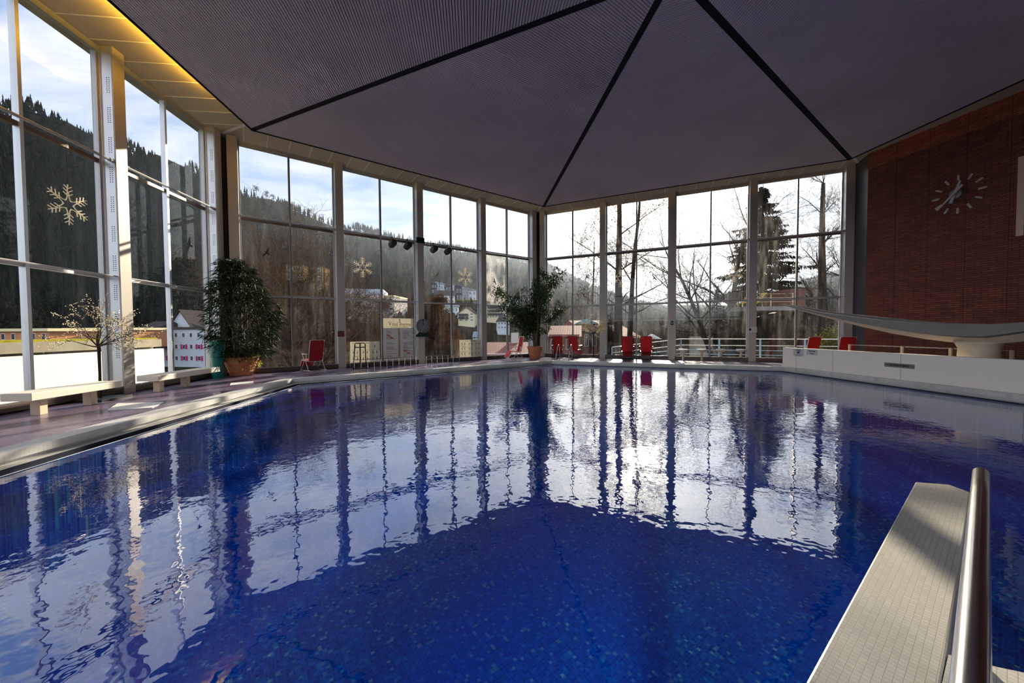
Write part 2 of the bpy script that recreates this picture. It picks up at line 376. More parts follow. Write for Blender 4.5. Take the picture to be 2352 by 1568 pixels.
grad = ramp(nt, math_n(nt, 'MULTIPLY', math_n(nt, 'MAXIMUM', sx.outputs[2], 0.), 1.25), [(0.,(.56,.66,.80)),(.32,(.36,.50,.75)),(.62,(.14,.27,.60)),(1.,(.09,.2,.5))])
n2 = N(nt, 'ShaderNodeTexNoise', Scale=3., Detail=3); L(nt, mp.outputs[0], n2.inputs['Vector'])
cl = mixc(nt, n2.outputs[0], (.58,.62,.70), (.90,.92,.95))
skyc = mixc(nt, cloud, grad, cl)
dt = N(nt, 'ShaderNodeVectorMath', operation='DOT_PRODUCT'); L(nt, tc.outputs['Generated'], dt.inputs[0]); dt.inputs[1].default_value = tuple(SUNDIR)
d = math_n(nt, 'MAXIMUM', dt.outputs['Value'], 0.)
def glow(p, k, col):
    return mixc(nt, 1., (col[0]*k, col[1]*k, col[2]*k), math_n(nt, 'POWER', d, p), 'MULTIPLY')
g = mixc(nt, 1., glow(11, .55, (1,.95,.88)), glow(60, 1.5, (1,.90,.74)), 'ADD')
g = mixc(nt, 1., g, glow(900, 6., (1,.93,.80)), 'ADD')
skyc = mixc(nt, 1., skyc, g, 'ADD')
db = N(nt, 'ShaderNodeVectorMath', operation='DOT_PRODUCT'); L(nt, tc.outputs['Generated'], db.inputs[0]); db.inputs[1].default_value = (-.6,-.75,.28)  # extra sky brightness added behind the viewer to fill the right side
skyc = mixc(nt, ramp(nt, db.outputs['Value'], [(.12,0.),(.75,1.)]), skyc, mixc(nt, 1., skyc, (1.9,1.82,1.7), 'MULTIPLY'))
L(nt, skyc, bg.inputs[0]); bg.inputs[1].default_value = SKY_STRENGTH
L(nt, bg.outputs[0], out.inputs[0])
try: w.cycles.sampling_method = 'MANUAL'; w.cycles.sample_map_resolution = 256
except Exception: pass
sl = bpy.data.lights.new('sun', 'SUN'); sl.energy = SUN_STRENGTH; sl.angle = radians(.6); sl.color = (1,.86,.66)
so = bpy.data.objects.new('sun', sl); COL.objects.link(so); so.rotation_euler = (-SUNDIR).to_track_quat('-Z', 'Y').to_euler()
so.location = (10, 25, 30)

# ------------------------------------------------------------------ hall geometry
G = V((3.7756, 6.6093)); RG = 14.8468; AP = RG*cos(pi/6)
KC = V((3.453, 5.9816)); RC = 11.6285; ZC = 7.607; ZS = 8.5; ZT1, ZT2 = 5.72, 2.915; SP = 3.4803; CD = .37; CW = .30
ANG = {'A': 180, 'B': 120, 'C': 60, 'D': 0, 'E': -60, 'FF': 240}
def wframe(w):
    a = radians(ANG[w]); n = V((cos(a), sin(a))); return n, V((n.y, -n.x)), a-pi/2
def wp(w, s, y=0., z=0.):
    n, t, rz = wframe(w); p = G + n*(AP+y) + t*s; return V((p.x, p.y, z))
def wall_px(w, px, py, y=0.):
    n, t, rz = wframe(w); r = ray(px, py); k = (n.dot(G)+AP+y)/n.dot(V((r.x, r.y))); P = CAMLOC + r*k
    return (V((P.x, P.y))-G).dot(t), P.z
def hexc(c, R, k, z): a = radians(k); return V((c.x+R*cos(a), c.y+R*sin(a), z))
POOL = [V(p) for p in ((-5.66,11.88),(3.75,17.17),(11.92,12.72),(11.55,2.6),(3.2,-3.3),(-5.7,1.2))]
def inset(poly, d):      # shrink a convex clockwise polygon by d
    n = len(poly); out = []
    for i in range(n):
        p0, p1, p2 = poly[i-1], poly[i], poly[(i+1)%n]
        def ln(a, b):
            t = (b-a).normalized(); return a+V((t.y, -t.x))*d, t
        a, ta = ln(p0, p1); c, tcc = ln(p1, p2)
        den = ta.x*tcc.y-ta.y*tcc.x; k = ((c.x-a.x)*tcc.y-(c.y-a.y)*tcc.x)/den
        out.append(a+ta*k)
    return out
def ring(mb, p, z0, q, z1, m=0):
    n = len(p)
    for i in range(n):
        j = (i+1)%n; mb.quad((p[i].x,p[i].y,z0),(p[j].x,p[j].y,z0),(q[j].x,q[j].y,z1),(q[i].x,q[i].y,z1), m=m)
OUT = [V((hexc(G, RG+.6, k, 0).x, hexc(G, RG+.6, k, 0).y)) for k in (150,90,30,-30,-90,-150)]
WZ = -.12
rimo = inset(POOL, -.36)
mb = MB(); ring(mb, OUT, 0, rimo, 0); ring(mb, OUT, -.4, OUT, 0)
mb.build('floor', M['deck'], kind='structure')
mb = MB()
rimf = inset(POOL, .0); rimu = inset(POOL, .0)
ring(mb, rimo, -.002, inset(POOL, -.33), .06); ring(mb, inset(POOL, -.33), .06, POOL, .06); ring(mb, POOL, .06, POOL, -.045); ring(mb, POOL, -.045, inset(POOL, -.06), -.05)
ring(mb, inset(POOL,-.06), -.05, inset(POOL,-.06), -.10); ring(mb, inset(POOL,-.06), -.10, inset(POOL, .12), -.10)
rim = mb.build('pool_coping', M['rim'], kind='structure')
mb = MB(); ring(mb, inset(POOL,.12), -.10, inset(POOL,.12), -.2); ring(mb, inset(POOL,.12), -.2, inset(POOL,.31), -.2); ring(mb, inset(POOL,.31), -.2, inset(POOL,.31), WZ+.004)
mb.build('overflow_channel', M['gutter'], rim)
mb = MB(); ring(mb, inset(POOL,.31), WZ+.006, inset(POOL,.345), WZ+.006); mb.build('channel_lip', M['matwhite'], rim)
mb = MB(); PI_ = inset(POOL,.34); ring(mb, PI_, WZ+.004, PI_, -1.47); mb.add([(p.x,p.y,-1.47) for p in PI_], [tuple(range(5,-1,-1))])
mb.build('pool_basin', M['mosaic'], kind='structure')
mb = MB(); mb.add([(p.x,p.y,WZ) for p in PI_], [tuple(range(5,-1,-1))])
wt = tag(mb.build('pool_water', M['water'], kind='stuff'), 'dark blue rippled water filling the indoor pool', 'water')

# ---- ceiling: six slatted fields, hip strips, black edge
cl_ = sgroup('ceiling')
P6 = [150, 90, 30, -30, -90, -150]
for i in range(6):
    a, c2 = hexc(KC, RC, P6[i], ZC), hexc(KC, RC, P6[(i+1)%6], ZC); o = V((KC.x, KC.y, ZC))
    mid = (a+c2)/2; nrm = (o-mid); ap = nrm.length; nrm.normalize(); t = (c2-a).normalized(); half = RC/2
    mb = MB(); pitch = .0565; k = int(ap/pitch)
    for j in range(k):
        d0, d1 = j*pitch+.05, j*pitch+.05+.0425
        h0, h1 = half*(1-d0/ap)-.085, half*(1-d1/ap)-.085
        if h1 <= .02: break
        A, B, C_, D_ = mid+nrm*d0-t*h0, mid+nrm*d0+t*h0, mid+nrm*d1+t*h1, mid+nrm*d1-t*h1
        up = V((0,0,.03)); mb.add([A,B,C_,D_,A+up,B+up,C_+up,D_+up], [(0,1,2,3),(0,4,5,1),(2,6,7,3)])
    mb.build('slat_field', M['slat'], cl_)
mb = MB(); mb.prism([hexc(KC, RC, k, 0) for k in reversed(P6)], ZC+.032, ZC+.09); mb.build('backing', M['void'], cl_)
mb = MB()
for i in range(6):
    a, c2 = hexc(KC, RC, P6[i], ZC), hexc(KC, RC, P6[(i+1)%6], ZC)
    r = (a-V((KC.x,KC.y,ZC))).normalized(); s = V((-r.y,r.x,0))*.075
    mb.add([V((KC.x,KC.y,ZC+.01))+s, V((KC.x,KC.y,ZC+.01))-s, a-s+V((0,0,.01)), a+s+V((0,0,.01))], [(0,1,2,3)])
mb.build('hip_strip', M['void'], cl_)
mb = MB(); pr = [V((p.x,p.y)) for p in (hexc(KC, RC, k, 0) for k in P6)]
ring(mb, inset(pr,.04), ZC-.02, pr, ZC-.02); ring(mb, pr, ZC-.02, pr, ZC+.30); ring(mb, inset(pr,.04), ZC+.03, inset(pr,.04), ZC-.02)
mb.build('edge_trim', M['void'], cl_)
# soffit between ceiling and glass, with white joints
so_ = [V((p.x,p.y)) for p in (hexc(G, RG+.25, k, 0) for k in P6)]; si_ = inset(so_, 4.6)
mb = MB(); ring(mb, so_, ZS, si_, ZS); ring(mb, so_, ZS+.02, si_, ZS+.02)
sf = mb.build('soffit', M['soffit'], kind='structure')
mb = MB()
for w in 'ABC':
    n, t, rz = wframe(w)
    for k in range(-10, 11):
        p = wp(w, (k+.5)*SP/5, 0, ZS-.004)
        if abs((k+.5)*SP/5) > 7.2: continue
        q = p - V((n.x,n.y,0))*4.0
        mb.obox((p+q)/2, V((t.x,t.y,0))*.011, V((n.x,n.y,0))*2.0, V((0,0,.006)))
for k in P6[:3]:
    p = hexc(G, RG-.4, k, ZS-.004); q = hexc(G, RG-4.5, k, ZS-.004); d_ = (q-p).normalized()
    mb.obox((p+q)/2, V((-d_.y,d_.x,0))*.05, d_*(q-p).length/2, V((0,0,.008)))
mb.build('soffit_joint', M['joint'], sf)
mb = MB(); mb.prism([hexc(G, RG+.55, k, 0) for k in reversed(P6)], ZS+.03, ZS+.45); mb.build('roof', M['concrete'], kind='structure')
# warm cove lamp hidden on the ceiling edge along the left wall
a, c2 = hexc(KC, RC, 210, 0), hexc(KC, RC, 150, 0); t = (c2-a).normalized(); n = V((-1,0,0))
mb = MB(); p0 = a+t*2.0; p1 = c2-t*.55; xl = p0.x-.52; mb.tube([V((xl,p0.y,8.30)), V((xl,p1.y,8.30))], .03, 8)
cv = mb.build('cove_lamp', M['cove']); MB().box(xl-.15,p0.x+.3,p0.y,p1.y,8.22,8.25).box(xl-.16,xl-.145,p0.y,p1.y,8.22,8.327).box(p0.x-.02,p0.x+.3,p0.y,p1.y,ZC+.1,8.22).build('cutoff_shelf', M['void'], cv)  # unseen shelf and lip added to cut off the lamp's spread
tag(cv, 'long warm yellow cove lamp on the ceiling edge above the left windows', 'lamp')

# ---- windows, columns
wn_no = 0
WIN = {}
def window(w, i):
    global wn_no
    wn_no += 1
    s0 = (i-1.5)*SP; n, t, rz = wframe(w); p = wp(w, s0)
    hw = SP/2-CW/2
    g = sgroup('window_%d' % wn_no, p, rz)
    mb = MB()   # outer frame
    mb.box(-hw, hw, -.05, .06, 8.36, 8.5); mb.box(-hw, hw, -.10, .08, 0, .13); mb.box(-hw, -hw+.05, -.05, .05, .13, 8.36); mb.box(hw-.05, hw, -.05, .05, .13, 8.36)
    mb.build('frame', M['frame'], g)
    mb = MB(); mb.box(-hw, hw, -.34, -.10, .03, .17); mb.box(-hw, hw, -.36, -.33, .15, .185)
    for k in range(5): mb.box(-hw, hw, -.352, -.34, .04+.022*k, .05+.022*k)
    mb.build('sill', M['dframe'], g)
    mb = MB(); mb.box(-.032, .032, -.07, .06, .13, 8.36); mb.build('mullion', M['alu' if w == 'A' else 'mull'], g)
    for z in (ZT1, ZT2):
        mb = MB(); mb.box(-hw, hw, -.04, .05, z-.045, z+.045); mb.build('transom', M['dframe'] if z == ZT1 else M['frame'], g)
        if z == ZT1:
            mb = MB(); mb.tube([(-hw,-.3,z+.02),(hw,-.3,z+.02)], .034, 8)
            for x in (-hw+.04, hw-.04): mb.tube([(x-.04*(1 if x<0 else -1),-.3,z+.02),(x+.05*(1 if x<0 else -1),-.3,z+.02)], .052, 8)
            mb.build('lamp_rail', M['frame'], g)
        else:
            mb = MB(); mb.tube([(-hw,-.3,z),(hw,-.3,z)], .018, 6); mb.build('lamp_rail', M['frame'], g)
    mb = MB(); zz = (.13, ZT2, ZT1, 8.36); fog = None
    for c_ in range(2):
        for r_ in range(3):
            x0, x1 = (-hw+.05, -.032) if c_ == 0 else (.032, hw-.05)
            q = [(x0,0,zz[r_]),(x1,0,zz[r_]),(x1,0,zz[r_+1]),(x0,0,zz[r_+1])]
            if (w, i, c_, r_) == ('B', 3, 0, 1): fog = MB().quad(*q)
            else: mb.quad(*q)
    mb.build('glass', M['glassC' if w == 'C' else 'glass'], g)
    if fog: fog.build('fogged_pane', M['fogglass'], g, label='pane fogged by milky smears')
    WIN[w, i] = g
for w in 'ABC':
    for i in range(4): window(w, i)
def column(w, k):
    s0 = k*SP; n, t, rz = wframe(w); g = sgroup('column', wp(w, s0), rz)
    mb = MB(); mb.box(-CW/2, CW/2, -CD, .12, 0, ZS); mb.build('shaft', M['paint'], g, bevel=.006)
    mb = MB(); h = MB()
    for sd in (-1, 1):
        x = sd*CW/2
        mb.box(min(x,x+sd*.004), max(x,x+sd*.004), -CD+.03, -CD+.24, .02, ZS-.02); mb.box(min(x,x+sd*.006), max(x,x+sd*.006), -.09, -.02, .02, ZS-.02)
        z = .9
        while z < 8:
            for r_ in range(8):
                for c_ in range(2):
                    y = -CD+.075+.05*c_; zz = z+r_*.05; xx = x+sd*.0052
                    h.quad((xx,y,zz),(xx,y+.026,zz),(xx,y+.026,zz+.017),(xx,y,zz+.017))
            z += .72
    mb.build('side_panel', M['alu'], g); h.build('perforation', M['hole'], g)
    return g
for w in 'ABC':
    for k in (-2,-1,0,1,2): column(w, k)
for k in (150, 90):     # dark tiled corner posts
    p = hexc(G, RG-.12, k, 0); g = sgroup('corner_post', p, radians(k)-pi/2)
    mb = MB(); mb.box(-.48,.48,-.06,.2,0,ZS); mb.build('post', M['darktile'], g)
mb = MB(); a = wp('C', 2*SP+.15, -.2); c2 = V((15.75,13.03,0))
d_ = (c2-a); rz = atan2(d_.y, d_.x); g = sgroup('wall_corner', a, rz)
mb.box(0, d_.length, 0, .3, 0, ZS); mb.build('panel', M['darktile'], g)
# right brick wall
pa, pb = V((15.75,13.03,0)), V((16.17,9.17,0)); d_ = (pb-pa); rz = atan2(d_.y, d_.x)
mb = MB(); mb.box(0, 17, 0, .5, 0, ZS); br_ = mb.build('wall_right', M['brick'], kind='structure'); br_.location = pa; br_.rotation_euler = (0,0,rz)
BRICK = (pa, d_.normalized(), rz)
# unseen glazed wall added behind the viewer for fill daylight
for w in ('FF',):
    for i in range(4): window(w, i)
    for k in (-2,-1,0,1,2): column(w, k)
n, t, rz = wframe('E'); mb = MB(); mb.box(-RG/2-.3, RG/2+.3, 0, .4, 0, ZS); o = mb.build('wall_back', M['brick'], kind='structure'); o.location = wp('E', 0); o.rotation_euler = (0,0,rz)

# ------------------------------------------------------------------ indoor things
def text_mb(body, size, loc, align='CENTER', depth=.002, bold=0., rx=pi/2, sxy=(1,1)):
    cu = bpy.data.curves.new('t', 'FONT'); cu.body = body; cu.size = size; cu.align_x = align; cu.align_y = 'CENTER'; cu.extrude = depth/2; cu.offset = bold; cu.resolution_u = 3
    o = bpy.data.objects.new('t', cu); COL.objects.link(o); bpy.context.view_layer.update()
    me = bpy.data.meshes.new_from_object(o.evaluated_get(bpy.context.evaluated_depsgraph_get()))
    bpy.data.objects.remove(o); bpy.data.curves.remove(cu)
    mtx = Matrix.Translation(V(loc)) @ Matrix.Rotation(rx, 4, 'X') @ Matrix.Diagonal((sxy[0], sxy[1], 1, 1))
    mb = MB(); mb.add([mtx @ v.co for v in me.vertices], [tuple(p.vertices) for p in me.polygons]); bpy.data.meshes.remove(me)
    return mb
def join(*ms):
    r = MB()
    for q in ms: r.add(q.v, q.f)
    return r

# benches along the left window wall (local x along wall, y outward)
n, t, RZA = wframe('A')
def bench(label, y0, y1, legs):
    b = thing('bench', label, 'bench', (-8.12, y0, 0), RZA, 'stone benches along the left windows')
    Lg = y1-y0
    mb = MB(); mb.box(0, Lg, -.27, .22, .31, .45); mb.build('seat', M['wood'], b, bevel=.008)
    for x in legs:
        mb = MB(); mb.box(x-.065, x+.065, -.10, .06, 0, .31); mb.build('leg', M['leg'], b, bevel=.006)
bench('pale long bench nearest the viewer, in front of the snowflake window', 7.24, 8.91, (.34, 1.24))
bench('pale long bench next to the tall teal planter', 9.83, 12.03, (.32, 1.18))
# white mats on the deck
for nm, lab, pts in (('deck_mat', 'pale grey mat on the plum deck in front of the nearest bench', ((245,943),(350,937),(378,924),(270,927))),
                     ('deck_mat', 'small pale mat on the deck below the terracotta pot of the bushy bamboo', ((527,886),(582,881),(582,876),(530,880)))):
    P = [at_z(*p) for p in pts]; c0 = sum(P, V())/4; o = MB().prism([p-c0 for p in P], .001, .012).build(nm, M['matwhite']); o.location = c0; tag(o, lab, 'mat', 'pale mats on the deck')

# light trees with buds
def light_tree(label, loc, hs, hc, rad, seed, base='square', grp='bare light trees', sq=None):
    rnd = random.Random(seed); g = thing('light_tree', label, 'light tree', loc, 0, grp)
    mb = MB()
    if base == 'square': mb.box(-.36,.36,-.36,.36,0,.05)
    else: mb.lathe([(.34,0),(.34,.015),(.05,.035),(.03,.09)], 20)
    mb.build('base', M['black'], g)
    mb = MB(); mb.tube([(0,0,.03),(.01,0,hs*.5),(0,.01,hs)], [.028,.024,.03], 8); mb.build('trunk', M['bark'], g)
    tw = MB(); bd = MB()
    def bud(p, d):
        u = d.orthogonal().normalized()*.009; w_ = d.cross(u).normalized()*.009; d = d*.019
        bd.add([p-d, p+u, p+w_, p-u, p-w_, p+d], [(0,1,2),(0,2,3),(0,3,4),(0,4,1),(5,2,1),(5,3,2),(5,4,3),(5,1,4)])
    def br(p, d, ln, r, lv):
        pts = [p]; dd = d.copy(); k = 5
        for i in range(k):
            dd = (dd+V((rnd.gauss(0,.12), rnd.gauss(0,.12), rnd.gauss(-.05 if lv else .02,.1)))).normalized(); p = p+dd*ln/k; pts.append(p)
            if lv < 2 and i >= 1:
                for _ in range(1 if lv == 0 else 1):
                    a = V((rnd.gauss(0,1), rnd.gauss(0,1), rnd.gauss(.1,.6))).normalized()
                    br(p, (dd*.8+a*.75).normalized(), ln*.5, r*.55, lv+1)
            if lv >= 1: bud(p+V((rnd.gauss(0,.015),)*3), V((rnd.gauss(0,1),rnd.gauss(0,1),rnd.gauss(0,1))).normalized())
        tw.tube(pts, [r*(1-.15*i) for i in range(k+1)], 4, cap=False)
    for i in range(13):
        a = 2*pi*i/13+rnd.uniform(-.2,.2); e = rnd.uniform(.15, 1.25)
        br(V((0,0,hs)), V((cos(a)*cos(e)*1.0, sin(a)*cos(e), sin(e))).normalized(), rad*rnd.uniform(.8,1.1), .014, 0)
    if sq:
        fl = lambda v: v-sq*max(0, v.dot(sq)-.02)*.85
        tw.xf(fl); bd.xf(fl)
    tw.build('branches', M['ltwig'], g); o = bd.build('buds', M['blossom'], g); o['kind'] = 'stuff'; o['label'] = 'cream light buds on the twigs'
light_tree('bare tree with cream light buds behind the nearest bench', (-8.5, 9.12, 0), 1.2, 1.0, .74, 3, sq=V((-1,0,0)))
p = at_z(1362, 821); light_tree('small round light tree on a black disc base by the far right windows', (p.x-.08, p.y-.3, 0), 1.3, .9, .72, 11, 'disc', sq=V((.5,.866,0)))

# teal planter
p = at_z(500, 866, 0); g = thing('tall_planter', 'tall tapered teal planter in the left corner beside the bamboo', 'planter', (-8.52, 12.95, 0))
MB().lathe([(.15,0),(.215,1.16),(.228,1.18),(.228,1.22),(.205,1.22),(.195,1.16),(.18,1.1)], 28).build('body', M['green_plastic'], g, smooth=False)
MB().lathe([(.191,.70),(.195,.72)], 28).build('band', M['black'], g)

def pot(g, r0, r1, h, rim, bands=()):
    prof = [(r0*.9,0),(r0,.02),(r0+(r1-r0)*.86,h-rim)]
    prof += [(r1,h-rim+.01),(r1,h-.02),(r1-.02,h),(r1-.05,h),(r1-.07,h-.06)]
    o = MB().lathe(prof, 30).build('pot', M['terra'], g)
    bm_ = MB()
    for z in bands:
        rr = r0+(r1-r0)*.86*z/(h-rim); bm_.lathe([(rr+.001,z-.018),(rr+.014,z-.008),(rr+.014,z+.008),(rr+.003,z+.018)], 30)
    if bands: bm_.build('band', M['terra'], o)
    MB().lathe([(r1-.06,h-.09),(r1-.06,h-.05),(.02,h-.03)], 24).build('soil', M['soil'], g)
def leaf(mb, p, d, ln, wd, rnd):
    d = d.normalized(); s = d.cross(V((rnd.gauss(0,1),rnd.gauss(0,1),rnd.gauss(0,1))))
    s = (s.normalized() if s.length > 1e-5 else d.orthogonal().normalized())*wd
    q = p+d*ln*.42; dr = V((0,0,-ln*.18))
    mb.add([p, q+s, p+d*ln+dr, q-s], [(0,1,2,3)])

# bushy bamboo in the left corner
pb_ = at_z(555, 862); rnd = random.Random(21)
g = thing('potted_bamboo', 'tall bushy dark green bamboo in a terracotta pot', 'potted plant', (pb_.x, pb_.y, 0))
pot(g, .33, .52, .66, .13, (.16,.34,.44))
lf, st = MB(), MB()
K = dpt = (pb_-CAMLOC).dot(CF)/FPX     # metres per pixel at the plant
env = [(.55,-.85,1.15),(.9,-1.0,1.25),(1.3,-1.15,1.35),(1.7,-1.2,1.65),(2.1,-1.15,1.55),(2.5,-1.0,1.25),(2.9,-1.05,1.05),(3.3,-.9,.85),(3.65,-.75,.55),(3.95,-.6,.15)]
def envx(z):
    for (z0,a0,b0),(z1,a1,b1) in zip(env, env[1:]):
        if z0 <= z <= z1: k = (z-z0)/(z1-z0); return a0+(a1-a0)*k, b0+(b1-b0)*k
    return -.3,.3
RX = V((CR.x,CR.y,0)).normalized(); FY = V((CF.x,CF.y,0)).normalized()
tips = []
for _ in range(980):
    z = rnd.uniform(.55, 3.92); a, b = envx(z); c0, hw = (a+b)/2, (b-a)/2
    th = rnd.uniform(0, 2*pi); rr = sqrt(rnd.uniform(.12,1.))*.92
    tips.append(RX*(c0+hw*rr*cos(th))+FY*(hw*.95*rr*sin(th)-.05)+V((0,0,z)))
for p in tips:
    out = V((p.x,p.y,0)); o_ = out.normalized() if out.length > .05 else RX
    stem = p-o_*.12+V((0,0,.12))
    for k in range(9):
        d = (o_*rnd.uniform(.2,1.2)+V((rnd.gauss(0,.6),rnd.gauss(0,.6),rnd.uniform(-1.1,.25))))
        leaf(lf, stem+V((rnd.gauss(0,.05),rnd.gauss(0,.05),rnd.gauss(0,.05))), d, rnd.uniform(.16,.30), rnd.uniform(.010,.018), rnd)
for k in range(16):
    a = rnd.uniform(0,2*pi); q = rnd.choice(tips[::7]); b0 = V((cos(a)*.2,sin(a)*.2,.55))
    st.tube([b0, b0*.6+V((q.x*.25,q.y*.25,q.z*.45)), V((q.x*.6,q.y*.6,q.z*.8)), V((q.x*.85,q.y*.85,q.z))], [.018,.016,.011,.005], 5, cap=False)
st.build('canes', M['cane'], g); o = lf.build('foliage', M['bamboo'], g)
vn = MB()
for _ in range(150):
    a = rnd.uniform(-2.6,.4); z = rnd.uniform(.28,.72); r = .40+.22*z*.6+.05+rnd.uniform(0,.08)
    leaf(vn, V((cos(a)*r, sin(a)*r, z)), V((cos(a)*.4,sin(a)*.4,rnd.uniform(-1,.3))), rnd.uniform(.05,.09), .02, rnd)
vn.build('trailing_leaves', M['vine'], g, label='yellow-green trailing leaves at the pot rim')

# ficus in the far corner
pf = at_z(1229, 823.5); rnd = random.Random(5)
g = thing('potted_ficus', 'ficus tree in a banded terracotta pot in the far corner', 'potted plant', (pf.x, pf.y, 0))
pot(g, .28, .42, .68, .12, (.22,.40))
lf, st = MB(), MB()
def fbr(p, d, ln, r, lv):
    pts = [p]
    for i in range(4):
        d = (d+V((rnd.gauss(0,.16),rnd.gauss(0,.16),rnd.gauss(.03,.1)))).normalized(); p = p+d*ln/4; pts.append(p)
        if lv < 2:
            for _ in range(2 if lv else 1):
                fbr(p, (d*.6+V((rnd.gauss(0,.75),rnd.gauss(0,.75),rnd.gauss(.1,.5)))).normalized(), ln*.48, r*.5, lv+1)
        if lv >= 1 or i > 1:
            for _ in range(15 if lv == 2 else 6):
                q = p+V((rnd.gauss(0,.10),rnd.gauss(0,.10),rnd.gauss(0,.10)))
                leaf(lf, q, V((rnd.gauss(0,1),rnd.gauss(0,1),rnd.gauss(-.7,.6))), rnd.uniform(.09,.14), rnd.uniform(.022,.034), rnd)
    st.tube(pts, [r*(1-.15*i) for i in range(5)], 6, cap=False)
for k in range(4): fbr(V((.06*cos(k*1.6),.06*sin(k*1.6),.62)), V((rnd.gauss(0,.10),rnd.gauss(0,.10),1)), 2.75, .035, 0)
for sx_ in (-1,.4): fbr(V((0,0,.8)), V((RX.x*sx_*.42,RX.y*sx_*.42,1)), 1.5, .022, 1)
sqf = FY; fl = lambda v: v-sqf*max(0, v.dot(sqf)-.18)*.85
st.xf(fl); lf.xf(fl)
st.build('trunk', M['cane'], g, smooth=True); lf.build('foliage', M['ficus'], g)

# red reclining chairs. sitter faces local +y
def chair(label, loc, rz, frame):
    g = thing('reclining_chair', label, 'chair', loc, rz, 'red reclining chairs')
    def panel(name, pts, hw, mt, th=.03, rad=.07):
        mb = MB(); k = len(pts); vs = []; fs = []
        for i, (y, z) in enumerate(pts):
            w_ = hw-(rad*.45 if i in (0, k-1) else 0)
            for x in (-w_, w_): vs.append((x,y,z))
        a, b = V((0,)+pts[0]), V((0,)+pts[-1]); nn = V((1,0,0)).cross(b-a).normalized()*th
        m_ = len(vs); vs += [tuple(V(v)+nn) for v in vs]
        for i in range(k-1):
            q = 2*i; fs += [(q,q+1,q+3,q+2), (m_+q+2,m_+q+3,m_+q+1,m_+q), (q,q+2,m_+q+2,m_+q), (q+3,q+1,m_+q+1,m_+q+3)]
        fs += [(1,0,m_,m_+1), (2*k-2,2*k-1,m_+2*k-1,m_+2*k-2)]
        mb.add(vs, fs); return mb.build(name, mt, g)
    back = [(-.20,.40),(-.22,.47),(-.29,.75),(-.34,.98),(-.375,1.15),(-.385,1.205)]
    panel('backrest', back, .255, M['red'])
    panel('seat', [(-.18,.40),(-.12,.395),(.26,.43),(.32,.425)], .25, M['redpad'])
    panel('leg_rest', [(.33,.42),(.36,.39),(.52,.16),(.54,.12)], .235, M['redpad'])
    mb = MB()
    for s in (-1,1):
        x = .275*s
        mb.tube([(x*.97,b_[0],b_[1]) for b_ in back[1:]], .012, 6)
        mb.tube([(x,-.2,.40),(x,.32,.425)], .013, 6)
        mb.tube([(x*.97,.32,.425),(x*.93,.55,.11)], .012, 6)
        mb.tube([(x*1.12,-.42,.03),(x*1.14,-.30,.05),(x*1.16,-.12,.36),(x*1.16,-.17,.66)], .014, 6)
        mb.tube([(x*1.12,.40,.03),(x*1.14,.28,.05),(x*1.16,.02,.38),(x*1.16,.16,.66)], .014, 6)
        mb.tube([(x*1.12,-.46,.03),(x*1.12,.46,.03)], .013, 6)
    mb.tube([(-.25,-.385,1.205),(.25,-.385,1.205)], .012, 6); mb.tube([(-.26,-.20,.385),(0,-.19,.36),(.26,-.20,.385)], .012, 6)
    mb.tube([(-.31,-.43,.03),(.31,-.43,.03)], .013, 6); mb.tube([(-.31,.43,.03),(.31,.43,.03)], .013, 6); mb.tube([(-.27,.55,.11),(.27,.55,.11)], .012, 6)
    for sx_ in (-.24,.24):
        for y in (-.43,.43): mb.box(sx_-.015,sx_+.015,y-.015,y+.015,0,.03)
    mb.build('frame', frame, g)
    for s in (-1,1): MB().box(.315*s-.024,.315*s+.024,-.22,.20,.66,.685).build('armrest', M['chrome'] if frame is M['black'] else frame, g, bevel=.008)
    return g
def wrz(w): return wframe(w)[2]
def cpos(x, y): p = at_z(x, y); return (p.x, p.y, 0)
p = at_z(713, 851); chair('red recliner with white frame in front of the second window from the left corner', (p.x+.1,p.y,0), wrz('B')+.32, M['chrome'])
p = at_z(1184, 824); chair('red recliner with white frame left of the far corner ficus, seen from its side', (p.x,p.y,0), wrz('B')+1.35, M['chrome'])
for (x, y, dr, lab) in ((1281,820,.28,'red recliner next to the far ficus, behind the pool ladder'), (1321,820,-.15,'red recliner turned right, second from the far ficus'),
                 (1441,825,.1,'left of the two red recliners in front of the big bare tree'), (1484,825,.08,'right of the two red recliners in front of the big bare tree')):
    chair(lab, cpos(x,y), wrz('C')+dr, M['black'])
chair('red recliner half hidden by the left end of the cream pool wall', (13.15,13.05,0), wrz('C')+.55, M['chrome'])
chair('red recliner in the right corner behind the low wall, by the tiled corner', (14.15,12.55,0), wrz('C')+.25, M['chrome'])

# round stools
p0 = at_z(1569, 828)
st0 = thing('round_stool', 'leftmost of the four round stools by the right windows', 'stool', (p0.x,p0.y,0), 0, 'round stools in a row')
MB().lathe([(.20,.47),(.215,.49),(.215,.555),(.205,.57)], 24).build('seat', M['wood'], st0)
MB().lathe([(.055,0),(.055,.46)], 14).build('post', M['leg'], st0); MB().lathe([(.12,.44),(.15,.47)], 16).build('bracket', M['leg'], st0)
for (x, y), lab in zip(((1612,828),(1655,828),(1702,829)), ('second from the left of the four round stools by the right windows','third from the left of the four round stools by the right windows','rightmost of the four round stools, beside the column with a pink notice')):
    p = at_z(x, y); dup(st0, (p.x,p.y,0), 0, lab)

